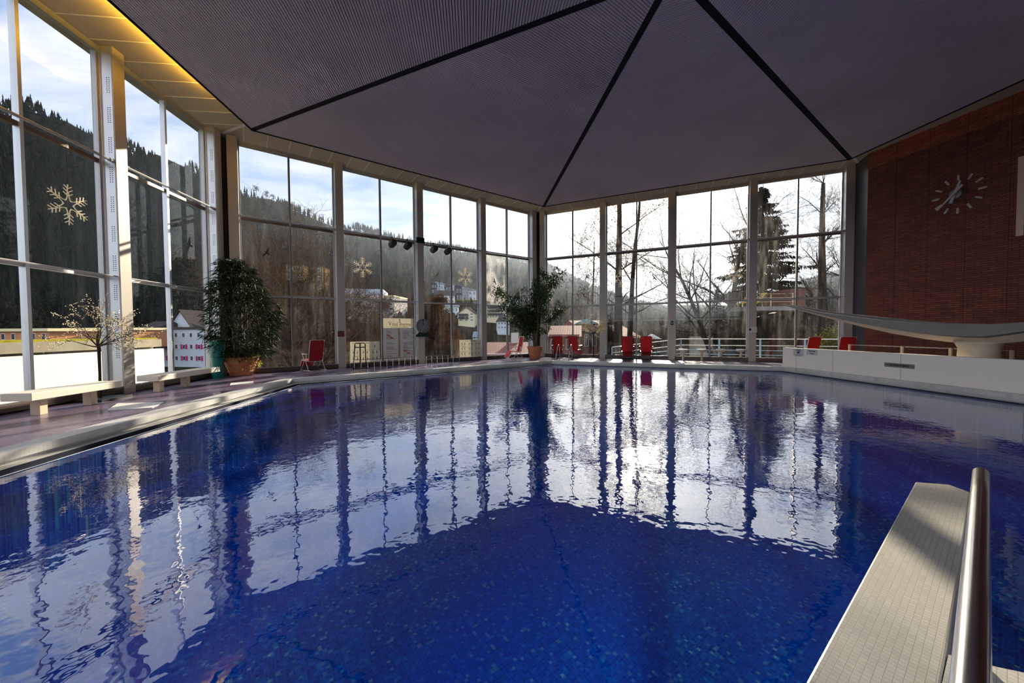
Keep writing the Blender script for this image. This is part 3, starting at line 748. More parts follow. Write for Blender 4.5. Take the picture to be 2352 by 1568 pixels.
# pool ladder rails
p = at_z(1293, 829); g = thing('pool_ladder', 'chrome pool ladder on the far edge in front of the red recliners', 'ladder', (p.x,p.y-.1,0), wrz('C'))
for s in (-1,1):
    mb = MB(); x = .32*s
    mb.tube([(x,.42,0),(x,.42,.62),(x,.38,.74),(x,.28,.80),(x,.14,.78),(x,.04,.66),(x,-.30,.02),(x,-.42,-.20),(x,-.42,-1.2)], .022, 8); mb.build('rail', M['steel'], g, smooth=True)
for z in (-.35,-.6,-.85): MB().box(-.30,.30,-.47,-.37,z-.015,z+.015).build('rung', M['steel'], g)

# left back wall details
def wthing(name, label, cat, w, s, z, y=0., group=None): return thing(name, label, cat, wp(w, s, y, z), wframe(w)[2], group)
def figure(mb, x, z, h, k, y=-.006):
    """little exercise figure on a board"""
    mb.box(x-.09*h, x+.09*h, y-.002, y, z+.42*h, z+.74*h)
    mb.prism([(x+.08*h*cos(a*pi/4), z+.88*h+.08*h*sin(a*pi/4)) for a in range(8)], -y, -y+.002) if 0 else mb.obox((x,y-.001,z+.86*h),(.06*h,0,.06*h),(0,.001,0),(-.06*h,0,.06*h))
    for s in (-1,1):
        mb.obox((x+s*.10*h,y-.001,z+.21*h),(.025*h,0,0),(0,.001,0),(s*.05*h,0,.21*h))
        mb.obox((x+s*.22*h,y-.001,z+(.62+.12*((k+s)%3-1))*h),(.13*h,0,.06*h*((k+s)%3-1)),(0,.001,0),(0,0,.02*h))
def board(label, w, pl, pr, pt, pbm, title, title2, blank, seed, shear=0.):
    yy = -.40
    s0, z0 = wall_px(w, pl, pbm, yy); s1, z1 = wall_px(w, pr, pt, yy); z0 = max(z0, .2)
    W_, H_ = s1-s0, z1-z0; g = wthing('exercise_board', label, 'poster board', w, (s0+s1)/2, z0, yy, 'exercise boards on the window sill')
    mb = MB(); mb.box(-W_/2, W_/2, 0, .012, 0, H_); mb.build('board', M['paper'], g)
    tx = join(text_mb(title, H_*.075, (-W_*.02,-.004,H_*.93), 'RIGHT'), text_mb(title2, H_*.075, (W_*.0,-.004,H_*.93), 'LEFT', bold=.002)); tx.build('heading', M['ink'], g)
    mb = MB(); lg = MB(); rnd = random.Random(seed)
    for r in range(3):
        for c_ in range(3):
            x = (-.33+.33*c_)*W_; z = (.62-.29*r)*H_; n_ = 1 if (r == 0 and title[0] == 'S') else 2
            for q in range(n_): figure(mb, x+(q-.5*(n_-1))*.13*W_, z+.03, H_*.19, r*3+c_+q)
            lg.box(x-.13*W_, x+.13*W_, -.003, 0, z-.035*H_, z-.012*H_)
            lg.box(x-.155*W_, x+.155*W_, -.003, 0, z+.225*H_, z+.228*H_)
    mb.build('figures', M['ink'], g); lg.build('captions', M['inkgr'], g)
    for x in (-W_/2-.02, W_/2+.005): MB().box(x, x+.015, -.02, .02, -z0, H_*.55).build('holder', M['frame'], g)
board('white exercise board headed Schultergürtel und Arme behind the black stand', 'B', 805, 871.5, 783.5, 835, 'Schultergürtel und', ' Arme', 0, 1)
board('white exercise board headed Rumpf und Wirbelsäule at the foot of the snowflake window', 'B', 1056, 1104.5, 779.5, 823, 'Rumpf und', ' Wirbelsäule', 0, 2)
# bath's name board with two text panels
sa, z0 = wall_px('B', 881.5, 825, -.06); sb, z1 = wall_px('B', 949.5, 731.5, -.06); _, zm = wall_px('B', 881, 753.5, -.06)
g = wthing('notice_board', 'large window board headed Vital Therme above two grey price panels', 'sign', 'B', (sa+sb)/2, .2, -.08); W_ = sb-sa; z1 -= .2; zm -= .2
MB().box(-W_/2, W_/2, 0, .015, zm, z1).build('header', M['paper'], g)
Hh_ = z1-zm; zb = zm+Hh_*.40
mb = join(text_mb('V', Hh_*.62, (-W_*.29,-.006,zb+.04*Hh_), sxy=(.8,1)), text_mb('ital', Hh_*.46, (-W_*.135,-.006,zb), sxy=(1.05,1)), text_mb('T', Hh_*.62, (.03*W_,-.006,zb+.04*Hh_), sxy=(.8,1)), text_mb('herme', Hh_*.46, (.225*W_,-.006,zb), sxy=(.9,1)))
mb.build('lettering', M['inkr'], g)
MB().box(-W_*.27, W_*.32, -.004, 0, zm+Hh_*.08, zm+Hh_*.12).build('underline', M['inkg'], g)
cx_ = W_*.03; zc_ = z1-Hh_*.14; k_ = Hh_*.9
MB().add([(cx_-.10*k_,-.004,zc_-.08*k_),(cx_+.10*k_,-.004,zc_-.08*k_),(cx_+.06*k_,-.004,zc_+.06*k_),(cx_+.02*k_,-.004,zc_),(cx_-.05*k_,-.004,zc_+.09*k_)], [(0,1,2,3,4)]).build('crest', M['inkb'], g)
rnd = random.Random(4)
for sgn, x0, x1 in ((0,-W_/2,-.03*W_),(1,.05*W_,W_/2-.01)):
    pn_ = MB().box(x0, x1, 0, .012, 0, zm-.02).build('price_panel', M['paper2'], g)
    mb = MB(); z = zm-.14
    while z > .15:
        if rnd.random() < .8: mb.box(x0+.12, x0+.12+rnd.uniform(.12,.5), -.003, 0, z, z+.018)
        if sgn and rnd.random() < .7: mb.box(x0+.55, x0+.55+rnd.uniform(.1,.22), -.003, 0, z, z+.018)
        z -= .045
    mb.build('printed_lines', M['inkg'], pn_)
    mb = MB()
    for k in range(2): mb.obox((x0+.22+.14*k, -.004, (zm-.32-.12*k) if not sgn else .42-.12*k), (.08,0,-.025),(0,.001,0),(.02,0,.025))
    mb.build('leaf_print', M['inkr'], pn_)
# pace clock on the second column
s, z = wall_px('B', 971, 748, -CD-.03); g = wthing('pace_clock', 'round grey clock with one hand at twelve on a dark green base', 'clock', 'B', s, z, -CD-.06)
R_ = .34
mb = MB(); k = 40; mb.prism([(R_*cos(2*pi*i/k), R_*sin(2*pi*i/k)) for i in range(k)], -.02, .02); mb.xf(lambda v: V((v.x, v.z, v.y))); mb.build('dial', M['plate'], g)
mb = MB()
for h in range(1,13):
    a = pi/2-h*pi/6; q = text_mb(str(h), .13, (cos(a)*R_*.82, -.023, sin(a)*R_*.82), bold=.003); mb.add(q.v, q.f)
mb.build('numerals', M['ink'], g)
MB().box(-.014,.014,-.032,-.024,0,R_*.86).build('hand', M['ink'], g)
o = MB().add([(x,y_,z_) for y_ in (-.03,.02) for x,z_ in ((-.36,-.52),(.36,-.52),(.36,-.44),(.24,-.36),(.20,-.30),(.0,-.335),(-.20,-.30),(-.24,-.36),(-.36,-.44))],
   [tuple(range(9)), tuple(range(17,8,-1))]+[(i,9+i,9+(i+1)%9,(i+1)%9) for i in range(9)]).build('base', M['greensign'], g)
# black metal stand
p = at_z(828, 846.5); g = thing('metal_stand', 'black metal stand in front of the shoulder exercise board', 'stand', (p.x, p.y, 0), wrz('B'))
mb = MB(); mb.tube([(-.27,0,0),(-.20,0,1.0),(-.17,0,1.05),(.17,0,1.05),(.20,0,1.0),(.22,0,0)], .022, 6); mb.build('frame', M['black'], g)
MB().box(-.022,.022,-.015,.015,0,1.05).build('upright', M['black'], g); MB().box(-.19,.19,-.014,.014,.86,.90).build('crossbar', M['black'], g)
MB().box(-.30,.26,-.05,.05,0,.03).build('foot', M['black'], g)
# low convector rails in front of the sill
def low_rail(label, a, b, n_):
    pa_, pb_ = at_z(*a), at_z(*b); d_ = pb_-pa_; g = thing('low_rail', label, 'rail', pa_, atan2(d_.y,d_.x), 'low steel rails along the sill')
    L_ = d_.length; MB().tube([(0,0,.37),(L_,0,.37)], .016, 6).build('top_bar', M['steel'], g); MB().tube([(0,0,.03),(L_,0,.03)], .014, 6).build('bottom_bar', M['steel'], g)
    for i in range(n_):
        x = L_*i/(n_-1); MB().tube([(x,0,0),(x,0,.37)], .012, 6).build('post', M['steel'], g)
low_rail('long low steel rail behind the black stand and below the name board', (814,847.5), (956,838), 11)
low_rail('shorter low steel rail right of the second column', (979,836), (1041,832.5), 6)
# snowflakes of clear light tube
def snowflake(label, w, px, py, rpx, cord=0):
    s, z = wall_px(w, px, py, -.12); s2, z2 = wall_px(w, px, py-rpx, -.12); r = z2-z
    g = wthing('snowflake_light', label, 'snowflake', w, s, z, -.12, 'snowflake light ornaments'); mb = MB()
    def P(a, rr, sd): return (cos(a)*rr-sin(a)*sd, 0, sin(a)*rr+cos(a)*sd)
    for i in range(6):
        a = pi/2+i*pi/3; tr_ = r*.022
        mb.tube([P(a,.18*r,.10*r), P(a,.34*r,.05*r), P(a,.98*r,.0)], tr_, 5); mb.tube([P(a,.18*r,-.10*r), P(a,.34*r,-.05*r), P(a,.60*r,-.02*r)], tr_, 5)
        mb.tube([P(a-pi/6,.26*r,0), P(a,.18*r,-.10*r)], tr_, 5); mb.tube([P(a+pi/6,.26*r,0), P(a,.18*r,.10*r)], tr_, 5)
        for rr, ln in ((.42,.24),(.60,.24),(.78,.20)):
            for sd in (-1,1): mb.tube([P(a,rr*r,0), P(a,(rr+ln*.62)*r,sd*ln*.85*r)], tr_, 5)
    mb.build('ornament', M['snow'], g)
    if cord: MB().tube([(0,0,r),(0,0,ZT1-z-.05)], .006, 4).build('cord', M['ink'], g)
snowflake('largest snowflake light, hanging in the near left window', 'A', 157, 470, 47, 1)
snowflake('bright snowflake light above the exercise board with the black stand', 'B', 833, 614, 24, 1)
snowflake('snowflake light hanging on a long cord left of the fogged pane', 'B', 1069, 636, 22, 1)
snowflake('faint snowflake light against the big bare tree trunks', 'C', 1425, 639, 21)
snowflake('snowflake light against the dark conifer', 'C', 1686, 628, 21)
# bird silhouettes on the panes
def bird(label, w, px, py, sz, rot):
    s, z = wall_px(w, px, py, -.01); g = MB()
    pts = [(-.5,.02),(-.25,.10),(-.06,.05),(0,.20),(.05,.06),(.28,.12),(.5,.04),(.25,-.02),(.07,-.06),(.05,-.25),(-.03,-.26),(-.06,-.06),(-.25,-.02)]
    cr, sr = cos(rot), sin(rot); n_ = len(pts)
    vs = [((x*cr-z_*sr)*sz, y_, (x*sr+z_*cr)*sz) for y_ in (0,.004) for x, z_ in pts]
    g.add(vs, [tuple(range(n_)), tuple(range(2*n_-1,n_-1,-1))]+[(i,n_+i,n_+(i+1)%n_,(i+1)%n_) for i in range(n_)])
    o = g.build('bird_sticker', M['ink']); o.location = wp(w, s, -.012, z); o.rotation_euler = (0,0,wframe(w)[2]); tag(o, label, 'bird sticker', 'bird silhouettes on the glass')
bird('black bird sticker in the narrow pane beside the left corner', 'A', 435, 562, .55, 1.3)
bird('black bird sticker above the bushy bamboo', 'B', 612, 580, .46, 1.0)
bird('black bird sticker left of the long-cord snowflake', 'B', 1003, 632, .42, .75)
bird('black bird sticker on the fogged pane', 'B', 1136, 646, .42, -1.25)
bird('black bird sticker against the bright sky left of the big tree', 'C', 1347, 636, .40, 1.15)
bird('black bird sticker right of the big tree', 'C', 1503, 638, .40, -.95)
# spotlights on the upper rail, junction box, notices
sp0 = None
for (px, py), lab in zip(((900,549),(935,554),(995,563),(1027,567)), ('leftmost black spotlight on the window rail','black spotlight just left of the junction box','black spotlight just right of the junction box','rightmost black spotlight on the window rail')):
    s, z = wall_px('B', px, py, -.3)
    if sp0 is None:
        sp0 = wthing('spotlight', lab, 'spotlight', 'B', s, ZT1+.02, -.3, 'black spotlights on the window rail')
        MB().box(-.03,.03,-.03,.03,-.10,.05).build('clamp', M['black'], sp0)
        mb = MB(); mb.lathe([(.13,-.17),(.15,-.12),(.16,.12),(.13,.17)], 14); mb.xf(lambda v: Matrix.Rotation(.5,3,'Y') @ Matrix.Rotation(1.1,3,'X') @ v + V((.02,-.03,-.26))); mb.build('housing', M['black'], sp0)
    else: dup(sp0, wp('B', s, -.3, ZT1+.02), wrz('B'), lab)
s, z = wall_px('B', 965, 552.5, -CD); o = MB().box(-.20,.17,-.10,0,-.12,.12).build('junction_box', M['black']); o.location = wp('B', s, -CD-.004, z); o.rotation_euler = (0,0,wrz('B')); tag(o, 'black box on the column between the two pairs of spotlights', 'box')
def notice(label, w, px, py, wd, ht, parts, mt='paper', y=-CD-.008):
    s, z = wall_px(w, px, py, y); g = wthing('notice', label, 'notice', w, s, z, y); MB().box(-wd/2,wd/2,0,.006,-ht/2,ht/2).build('sheet', M[mt], g)
    for nm, mt2, (x0,x1,z0_,z1_) in parts: MB().box(x0,x1,-.003,0,z0_,z1_).build(nm, M[mt2], g)
notice('white notice with a dark framed picture on the column', 'C', 1543.5, 744, .24, .46, (('picture','ink',(-.07,.07,-.05,.16)),('print','paper2',(-.04,.04,0,.11)),('text_line','inkg',(-.07,.02,-.14,-.12))))
notice('pale pink notice with a dark blot on the column by the conifer', 'C', 1729, 757, .34, .26, (('blot','ink',(-.15,-.06,-.05,.06)),('text_block','paper2',(-.03,.14,-.06,.06))), 'paper2')
notice('small black label on the column right of the light tree', 'C', 1384, 758, .10, .05, (), 'ink')
s, z = wall_px('B', 783, 767, -CD-.006); o = MB().box(-.13,.13,0,.012,-.11,.13).build('enamel_plate', M['brownplate']); o.location = wp('B', s, -CD-.014, z); o.rotation_euler = (0,0,wrz('B')); tag(o, 'small brown plate on the column right of the single recliner', 'plate')

# ------------------------------------------------------------------ right side: low wall, rail, trough, clock
WX0, WX1 = V((12.10,13.0,0)), V((11.80,2.2,0)); d_ = WX1-WX0; LW = d_.length; rzw = atan2(d_.y,d_.x); ex = d_.normalized(); ey = V((-ex.y,ex.x,0))   # ey points away from the pool
def top_z(px, py, s):   # height seen at pixel row py above the point s along the wall
    P = WX0+ex*s; k = (P-CAMLOC); rr = ray(px, py); dd = V((rr.x,rr.y)).length; return EYE+rr.z*V((k.x,k.y)).length/dd
WT = .80
g = sgroup('pool_wall', WX0, rzw); g['kind'] = 'structure'
MB().box(0, LW, 0, .18, -.05, WT).build('wall', M['white'], g, bevel=.01)
mb = MB()
for x in (.62,2.05,4.05,6.4,8.6): mb.box(x-.004,x+.004,-.003,.0,.02,WT-.01)
mb.build('joint', M['concrete'], g)
def wall_s(px):     # distance along the wall under a pixel column
    r = ray(px, 800); n2 = V((-ex.y, ex.x)); k = n2.dot(V((WX0.x,WX0.y)))/n2.dot(V((r.x,r.y))); P = CAMLOC+r*k; return (P-WX0).dot(ex)
def wsign(name, label, cat, px0, px1, py0, py1):
    s0, s1 = wall_s(px0), wall_s(px1); sm = (s0+s1)/2; pm = (px0+px1)/2; z1, z0 = top_z(pm, py0, sm), top_z(pm, py1, sm)
    return thing(name, label, cat, WX0+ex*sm+V((0,0,(z0+z1)/2))-ey*.006, rzw), s1-s0, z1-z0
g, W_, H_ = wsign('notice_sign', 'white Achtung sign with a blue pictogram on the cream pool wall', 'sign', 1823, 1846, 801.5, 818.5)
MB().box(-W_/2,W_/2,0,.005,-H_/2,H_/2).build('sheet', M['paper2'], g)
text_mb('Achtung', H_*.20, (0,-.003,H_*.36), bold=.002).build('heading', M['ink'], g)
MB().box(-.13*W_,.13*W_,-.003,0,-.10*H_,.20*H_).build('pictogram', M['inkb'], g)
mb = MB(); mb.box(-.42*W_,.42*W_,-.003,0,-.27*H_,-.24*H_); mb.box(-.25*W_,.25*W_,-.003,0,-.37*H_,-.34*H_); mb.build('text_line', M['ink'], g)
g, W_, H_ = wsign('depth_sign', 'white water depth sign reading Wassertiefe 1,35 m', 'sign', 1853, 1878, 803, 815)
MB().box(-W_/2,W_/2,0,.005,-H_/2,H_/2).build('sheet', M['paper2'], g)
join(text_mb('Wassertiefe:', H_*.32, (0,-.003,H_*.22), bold=.002, sxy=(.82,1)), text_mb('1,35 m', H_*.34, (0,-.003,-H_*.24), bold=.002)).build('lettering', M['ink'], g)
g, W_, H_ = wsign('warning_plate', 'grey strip reading Achtung Sitzbank on the cream pool wall', 'sign', 2032.5, 2102, 833, 846)
MB().box(-W_/2,W_/2,0,.006,-H_/2*.78,H_/2*.78).build('plate', M['plate'], g)
join(text_mb('ACHTUNG SITZBANK', H_*.52, (0,-.003,0), bold=.004, sxy=(W_*.62/(H_*.52*9.3),1)), text_mb('«◁', H_*.42, (-W_*.42,-.003,0)), text_mb('▷»', H_*.42, (W_*.42,-.003,0))).build('lettering', M['ink'], g)
# low steel rail behind the wall
g = thing('wall_railing', 'low steel railing running along behind the cream pool wall', 'railing', WX0+ey*1.22, rzw)
S_ = [wall_s(x) for x in (1878,1989,2092,2222)]; zt = WT+.16
for i, (a, b) in enumerate(zip(S_+[7.2], S_[1:]+[7.2, LW])):
    MB().box(a+.08, b, -.02, .02, zt-.03, zt).build('top_bar', M['steel'], g)
for s in S_+[7.2, 8.9]: MB().box(s-.03, s+.03, -.025, .025, 0, zt).build('post', M['leg'], g)

# boat shaped concrete trough on a pedestal
TX = 12.62
sil = [(1797,697.2,698.6,700),(1850,707,712,716),(1900,717,723,729),(1990,727.5,741,751),(2060,735,753,766),(2138,741.7,765,779),(2190,743.6,771,785),(2249,744.6,775,789),(2300,744.6,775.8,789),(2352,742.5,769,785),(2430,737,758,773)]
g = thing('concrete_trough', 'long boat-shaped concrete trough curving up on a short pedestal', 'water trough')
sec = []
for x, ya, yb, yc in sil:
    r = ray(x, 760); k = TX/r.x; P = CAMLOC+r*k; D = (P-CAMLOC).dot(CF)
    hz = lambda yy: (CAMLOC+ray(x,yy)*D).z
    sec.append((P.y, hz(ya), hz(yb), hz(yc)))
g.location = (TX, sec[7][0], 0); y0_ = sec[7][0]
# continue symmetrically past the pedestal, out of frame
ymid = sec[7][0]-.2
for (yy, a, b, c_) in [q for q in reversed(sec[:7])]: 
    ny = 2*ymid-yy
    if ny < sec[10][0]-.3: sec.append((ny, a, b, c_))
mb = MB(); inn = MB(); k = len(sec); ring_n = 8
vs = []; vi = []
for i, (yy, a, b, c_) in enumerate(sec):
    u = 1-abs(yy-ymid)/abs(sec[0][0]-ymid); w_ = .10+.42*min(1, max(0, u)*1.6)
    y = yy-y0_; rim_ = min(.05, w_*.3)
    vs += [(-w_,y,a),(-w_*.96,y,b+(a-b)*.12),(-w_*.72,y,b),(-w_*.25,y,c_),(w_*.25,y,c_),(w_*.72,y,b),(w_*.96,y,b+(a-b)*.12),(w_,y,a),(w_-rim_,y,a),(w_*.55,y,a-(a-b)*.55),(-w_*.55,y,a-(a-b)*.55),(-w_+rim_,y,a)]
n_ = 12
fs = [(i*n_+j, i*n_+(j+1)%n_, (i+1)*n_+(j+1)%n_, (i+1)*n_+j) for i in range(k-1) for j in range(n_)]+[tuple(range(n_)), tuple((k-1)*n_+j for j in range(n_-1,-1,-1))]
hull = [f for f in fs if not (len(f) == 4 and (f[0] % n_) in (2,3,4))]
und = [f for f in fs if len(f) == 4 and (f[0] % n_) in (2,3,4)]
MB().add(vs, hull).build('trough', M['trough'], g); MB().add(vs, und).build('underside', M['trough_lit'], g, label='underside with bounced light put into its colour')
zc_ = sec[7][3]
mb = MB(); mb.lathe([(.40,0),(.37,.3),(.34,zc_-.12),(.38,zc_-.02),(.42,zc_+.05)], 28); mb.build('pedestal', M['trough_lit'], g, smooth=True)

# big wall clock without dial, hands on brick
def brick_px(px, py, y=0.):
    a, t_, rz_ = BRICK; n2 = V((-t_.y, t_.x)); r = ray(px, py); k = (n2.dot(V((a.x,a.y)))+y)/n2.dot(V((r.x,r.y))); P = CAMLOC+r*k; return (P-a).dot(t_), P.z
s, z = brick_px(2202, 446); a_, t_, rz_ = BRICK; nb = V((-t_.y,t_.x,0))
if nb.dot(a_) < 0: nb = -nb
g = thing('wall_clock', 'large dial-less clock with white bar marks on the brick wall', 'clock', a_+t_*s+V((0,0,z))-nb*.001, rz_)
sT, zT = brick_px(2201,408.5); Rk = zT-z
for h in range(12):
    a = h*pi/6; cx_, cz_ = sin(a)*Rk, cos(a)*Rk
    MB().obox((cx_,-.02,cz_), (cos(a)*.028,0,-sin(a)*.028), (0,.02,0), (sin(a)*.09,0,cos(a)*.09)).build('hour_mark', M['paper'], g)
def hand(name, ang, ln, w_, y, back):
    d_ = V((sin(ang),0,cos(ang))); s_ = V((cos(ang),0,-sin(ang))); mb = MB()
    mb.add([d_*-back+s_*w_+V((0,y,0)), d_*-back-s_*w_+V((0,y,0)), d_*ln-s_*w_*.6+V((0,y,0)), d_*ln+s_*w_*.6+V((0,y,0)),
            d_*-back+s_*w_+V((0,y+.02,0)), d_*-back-s_*w_+V((0,y+.02,0)), d_*ln-s_*w_*.6+V((0,y+.02,0)), d_*ln+s_*w_*.6+V((0,y+.02,0))],
           [(0,1,2,3),(7,6,5,4),(0,4,5,1),(1,5,6,2),(2,6,7,3),(3,7,4,0)]); mb.build(name, M['paper2'], g)
hand('hour_hand', radians(18), Rk*.74, .045, -.20, .3); hand('minute_hand', radians(222), Rk*1.08, .035, -.25, .3)
mb = MB(); mb.lathe([(.15,0),(.15,.16),(.05,.17),(.05,.24)], 24); mb.xf(lambda v: V((v.x,-v.z,v.y))); mb.build('hub', M['plate'], g)
# pale box frame at the right edge
s0, z0 = brick_px(2341, 543); s1, z1 = brick_px(2349, 322); g = thing('wall_case', 'beige box frame cut off by the right edge, on brick wall', 'wall case', a_+t_*s0+V((0,0,z0)), rz_)
Hh = z1-z0; MB().box(.15,1.4,-.06,0,.75,Hh).build('panel', M['paper2'], g); MB().box(0,.14,-.16,0,0,Hh*.82).build('side_post', M['leg'], g); MB().box(.14,1.4,-.10,0,.22,.36).build('cross_bar', M['leg'], g)

# ------------------------------------------------------------------ entry landing, tiled ledge, handrail
Q = [at_z(2103,1106,.08), at_z(2180,1112,.08), at_z(2229,1130,.08), at_z(2174,1500,.08), at_z(1850,1568,.08)]
e30 = V((cos(radians(30)), sin(radians(30)), 0))
near = Q[4]-e30*.35; near2 = Q[3]-e30*.02
led = [near, Q[4], Q[0], Q[1], Q[2], Q[3], near2-e30*.35]
c0 = sum(led, V())/len(led)
o = MB().prism([p-c0 for p in reversed(led)], -1.45, .08).build('tiled_ledge', M['whitetile'], bevel=.008); o.location = (c0.x,c0.y,0); tag(o, 'white mosaic ledge reaching into the pool at the lower right', 'ledge')
# landing under and behind the viewer
R1, R2 = at_z(2290,1530,.08), at_z(2352,1543,.08); dr = (R2-R1).normalized()
lnd = [V((-5.2,-.2,0)), V((-2.2,.35,0)), near-e30*.02, near2-e30*.37, Q[3]+V((.004,-.004,0)), R1, R1+dr*3.2, V((3.2,-2.95,0))]
MB().prism([V((p.x,p.y,0)) for p in reversed(lnd)], -1.45, .078).build('entry_landing', M['whitetile'], kind='structure')
P1 = at_d(2254,1074,1.52); P2 = at_d(2228,1568,.575); P2.z = P1.z-.01; dv = (P2-P1).normalized()
g = thing('handrail', 'thick stainless steel handrail in the lower right foreground', 'handrail', (P1.x,P1.y,0))
o0 = V((P1.x,P1.y,0)); pts = [P1+V((0,0,-P1.z-1.4)), P1+V((0,0,-.10)), P1+V((0,0,-.055))+dv*.012, P1+V((0,0,-.022))+dv*.038, P1+dv*.09, P1+dv*.4, P2, P2+dv*1.1]
MB().tube([q-o0 for q in pts], .0225, 20).build('rail', M['steel'], g, smooth=True)
pe = P2+dv*1.05; MB().tube([pe-o0, pe-o0-V((0,0,pe.z-.08))], .0225, 16).build('rear_post', M['steel'], g)

# ------------------------------------------------------------------ outdoors: ground and hillside
def sstep(a, b, x): k = min(1, max(0, (x-a)/(b-a))); return k*k*(3-2*k)
RIDGE = []
for x, y, D in ((-900,-160,380),(-500,10,420),(-200,130,460),(0,210,500),(65,231,510),(225,291,560),(300,319,590),(380,356,620),(435,376,650),(548,428,700),(600,446,720),(660,472,740),(765,506,800),(873,534,860),
                (950,548,900),(1035,564,950),(1098,576,1000),(1214,598,1080),(1254,606,1100),(1330,642,1160),(1375,666,1200),(1450,690,1300),(1530,706,1500),(1600,704,1700),(1680,704,1700),(1760,684,1500),(1830,652,1400),(1900,632,1400),(1950,618,1400),(2100,604,1400),(2400,600,1400),(2900,620,1400)):
    r = ray(x, y); RIDGE.append((atan2(r.x, r.y), r.z/hypot(r.x, r.y), D))
RIDGE = [(-3.2,.03,900),(-1.5,.03,900)]+RIDGE+[(1.6,.03,900),(3.2,.03,900)]  # unseen ridge behind the viewer kept low to let in more skylight
def ridge(az):
    if az <= RIDGE[0][0]: return RIDGE[0][1:]
    for a, b in zip(RIDGE, RIDGE[1:]):
        if az <= b[0]: k = (az-a[0])/(b[0]-a[0]); return a[1]+(b[1]-a[1])*k, a[2]+(b[2]-a[2])*k
    return RIDGE[-1][1:]
def hgt(az, r, rd=None):
    tn, D = rd or ridge(az); zr = EYE+tn*D
    zv = -6.5+4.0*sstep(.10,.40,az)
    z0 = -2.2+(zv+2.2)*sstep(22, 48, r)
    r1 = 110+65*sstep(-.45,-.8,az)+60*sstep(.1,.4,az)
    t = max(0, (r-r1)/(D-r1))
    if t <= 0: return z0
    if t > 1: return zr-(t-1)*D*.35
    return z0+(zr-z0)*(t**1.12)
def ground(x, y): return hgt(atan2(x, y), hypot(x, y))
def hit(px, py):
    d = ray(px, py); h = hypot(d.x, d.y); az = atan2(d.x, d.y); tn, D = ridge(az); sl = d.z/h
    r = 24.; st = 1.13; q = r
    while r < 2600:
        if EYE+sl*r <= hgt(az, r, (tn, D)): break
        q = r; r *= st
    for _ in range(8):
        m_ = (q+r)/2
        if EYE+sl*m_ <= hgt(az, m_, (tn, D)): r = m_
        else: q = m_
    return V((d.x*r/h, d.y*r/h, hgt(az, r, (tn, D))))
mb = MB(); NA, RS = 170, [5,14,22,28,36,48,62,80,95,110,130,155,185,220,260,310,370,440,520,610,720,850,1000,1200,1450,1750,2100]
for i in range(NA+1):
    az = -pi+2*pi*i/NA
    for r in RS:
        wob = 1+.006*sin(az*31+r*.013)+.005*sin(az*77) if r > 200 else 1
        mb.v.append((sin(az)*r, cos(az)*r, hgt(az, r)*(wob if r>200 else 1)-(2.5 if r > 150 else 0)))
k = len(RS)
for i in range(NA):
    for j in range(k-1): mb.f.append((i*k+j, i*k+j+1, (i+1)*k+j+1, (i+1)*k+j)); mb.m.append(0)
mb.build('hillside', M['grass'], kind='structure', smooth=True)

rnd = random.Random(99)
def rxy(px): r = ray(px, 700); return atan2(r.x, r.y)
def ridge_y(px):       # pixel row of the skyline
    best = None
    tn, D = ridge(rxy(px)); az = rxy(px); P = V((sin(az)*D, cos(az)*D, EYE+tn*D)); d = P-CAMLOC
    return 784-FPX*d.dot(CU)/d.dot(CF)
def spruce(mb, p, h, w_, rnd, tiers=4, sides=4):
    for t_ in range(tiers):
        z0 = h*(.05+.23*t_+rnd.uniform(-.03,.03)); z1 = min(h, z0+h*.36); rr = w_*(1-.22*t_)*rnd.uniform(.8,1.15); a0 = rnd.uniform(0,6)
        b = [p+V((cos(a0+2*pi*i/(sides*2))*rr*(1 if i%2 else .55), sin(a0+2*pi*i/(sides*2))*rr*(1 if i%2 else .55), z0-(.04*h if i%2 else 0))) for i in range(sides*2)]
        mb.add(b+[p+V((rnd.gauss(0,.01)*h, 0, z1))], [(i,(i+1)%(sides*2),sides*2) for i in range(sides*2)])
def brushy(mb, p, h, rnd, n_=16):
    mb.add([p+V((-.2,0,-1)), p+V((.2,0,-1)), p+V((0,0,h*.7))], [(0,1,2)])
    for i in range(n_):
        a = rnd.uniform(0,2*pi); e = rnd.uniform(.1,1.); o_ = V((cos(a)*e*h*.30, sin(a)*e*h*.30, 0)); b = p+o_*.35+V((0,0,h*rnd.uniform(.15,.4))); tp = p+o_*1.05+V((0,0,h*rnd.uniform(.65,1.)*(1-.25*e)))
        s = RX*h*.035; mb.add([b, (b+tp)/2+s*1.6, tp, (b+tp)/2-s*1.6], [(0,1,2,3)])
fo, fb = MB(), MB()
cnt = 0
while cnt < 18000:
    px = rnd.uniform(-420, 1560)
    ry = ridge_y(px); lo = 690 if px < 500 else 668-.02*(px-600)
    u = rnd.random()**1.25
    py = ry+2+(lo-ry)*u if rnd.random() > .16 else ry+rnd.uniform(0,6)
    P = hit(px, py); D = P.length
    if D > 2400 or D < 105: continue
    cnt += 1
    kk = (py-ry)/(max(30, lo-ry))
    pb = .08+.75*sstep(.30,.85,kk) if px > 480 else .12
    pb *= .55+.9*(sin(px*.021)*.5+.5)*(sin(py*.05+px*.01)*.5+.5)
    sc_ = (.34+.40*min(1, D/800))*(1.5 if px > 1240 else 1)
    if px < 500: sc_ *= .72
    if rnd.random() < pb: brushy(fb, P+V((0,0,-2)), rnd.uniform(11,16)*sc_, rnd)
    else: spruce(fo, P+V((0,0,-2)), rnd.uniform(13,22)*sc_, rnd.uniform(2.6,4.)*sc_, rnd)
RECTS = [(658,694,608,646), (710,740,612,668), (788,876,676,728), (876,906,682,726), (1000,1044,678,696), (1014,1052,703,718), (1052,1090,718,738), (1117,1168,700,731), (1143,1170,738,756), (1168,1190,684,694), (990,1096,650,692)]
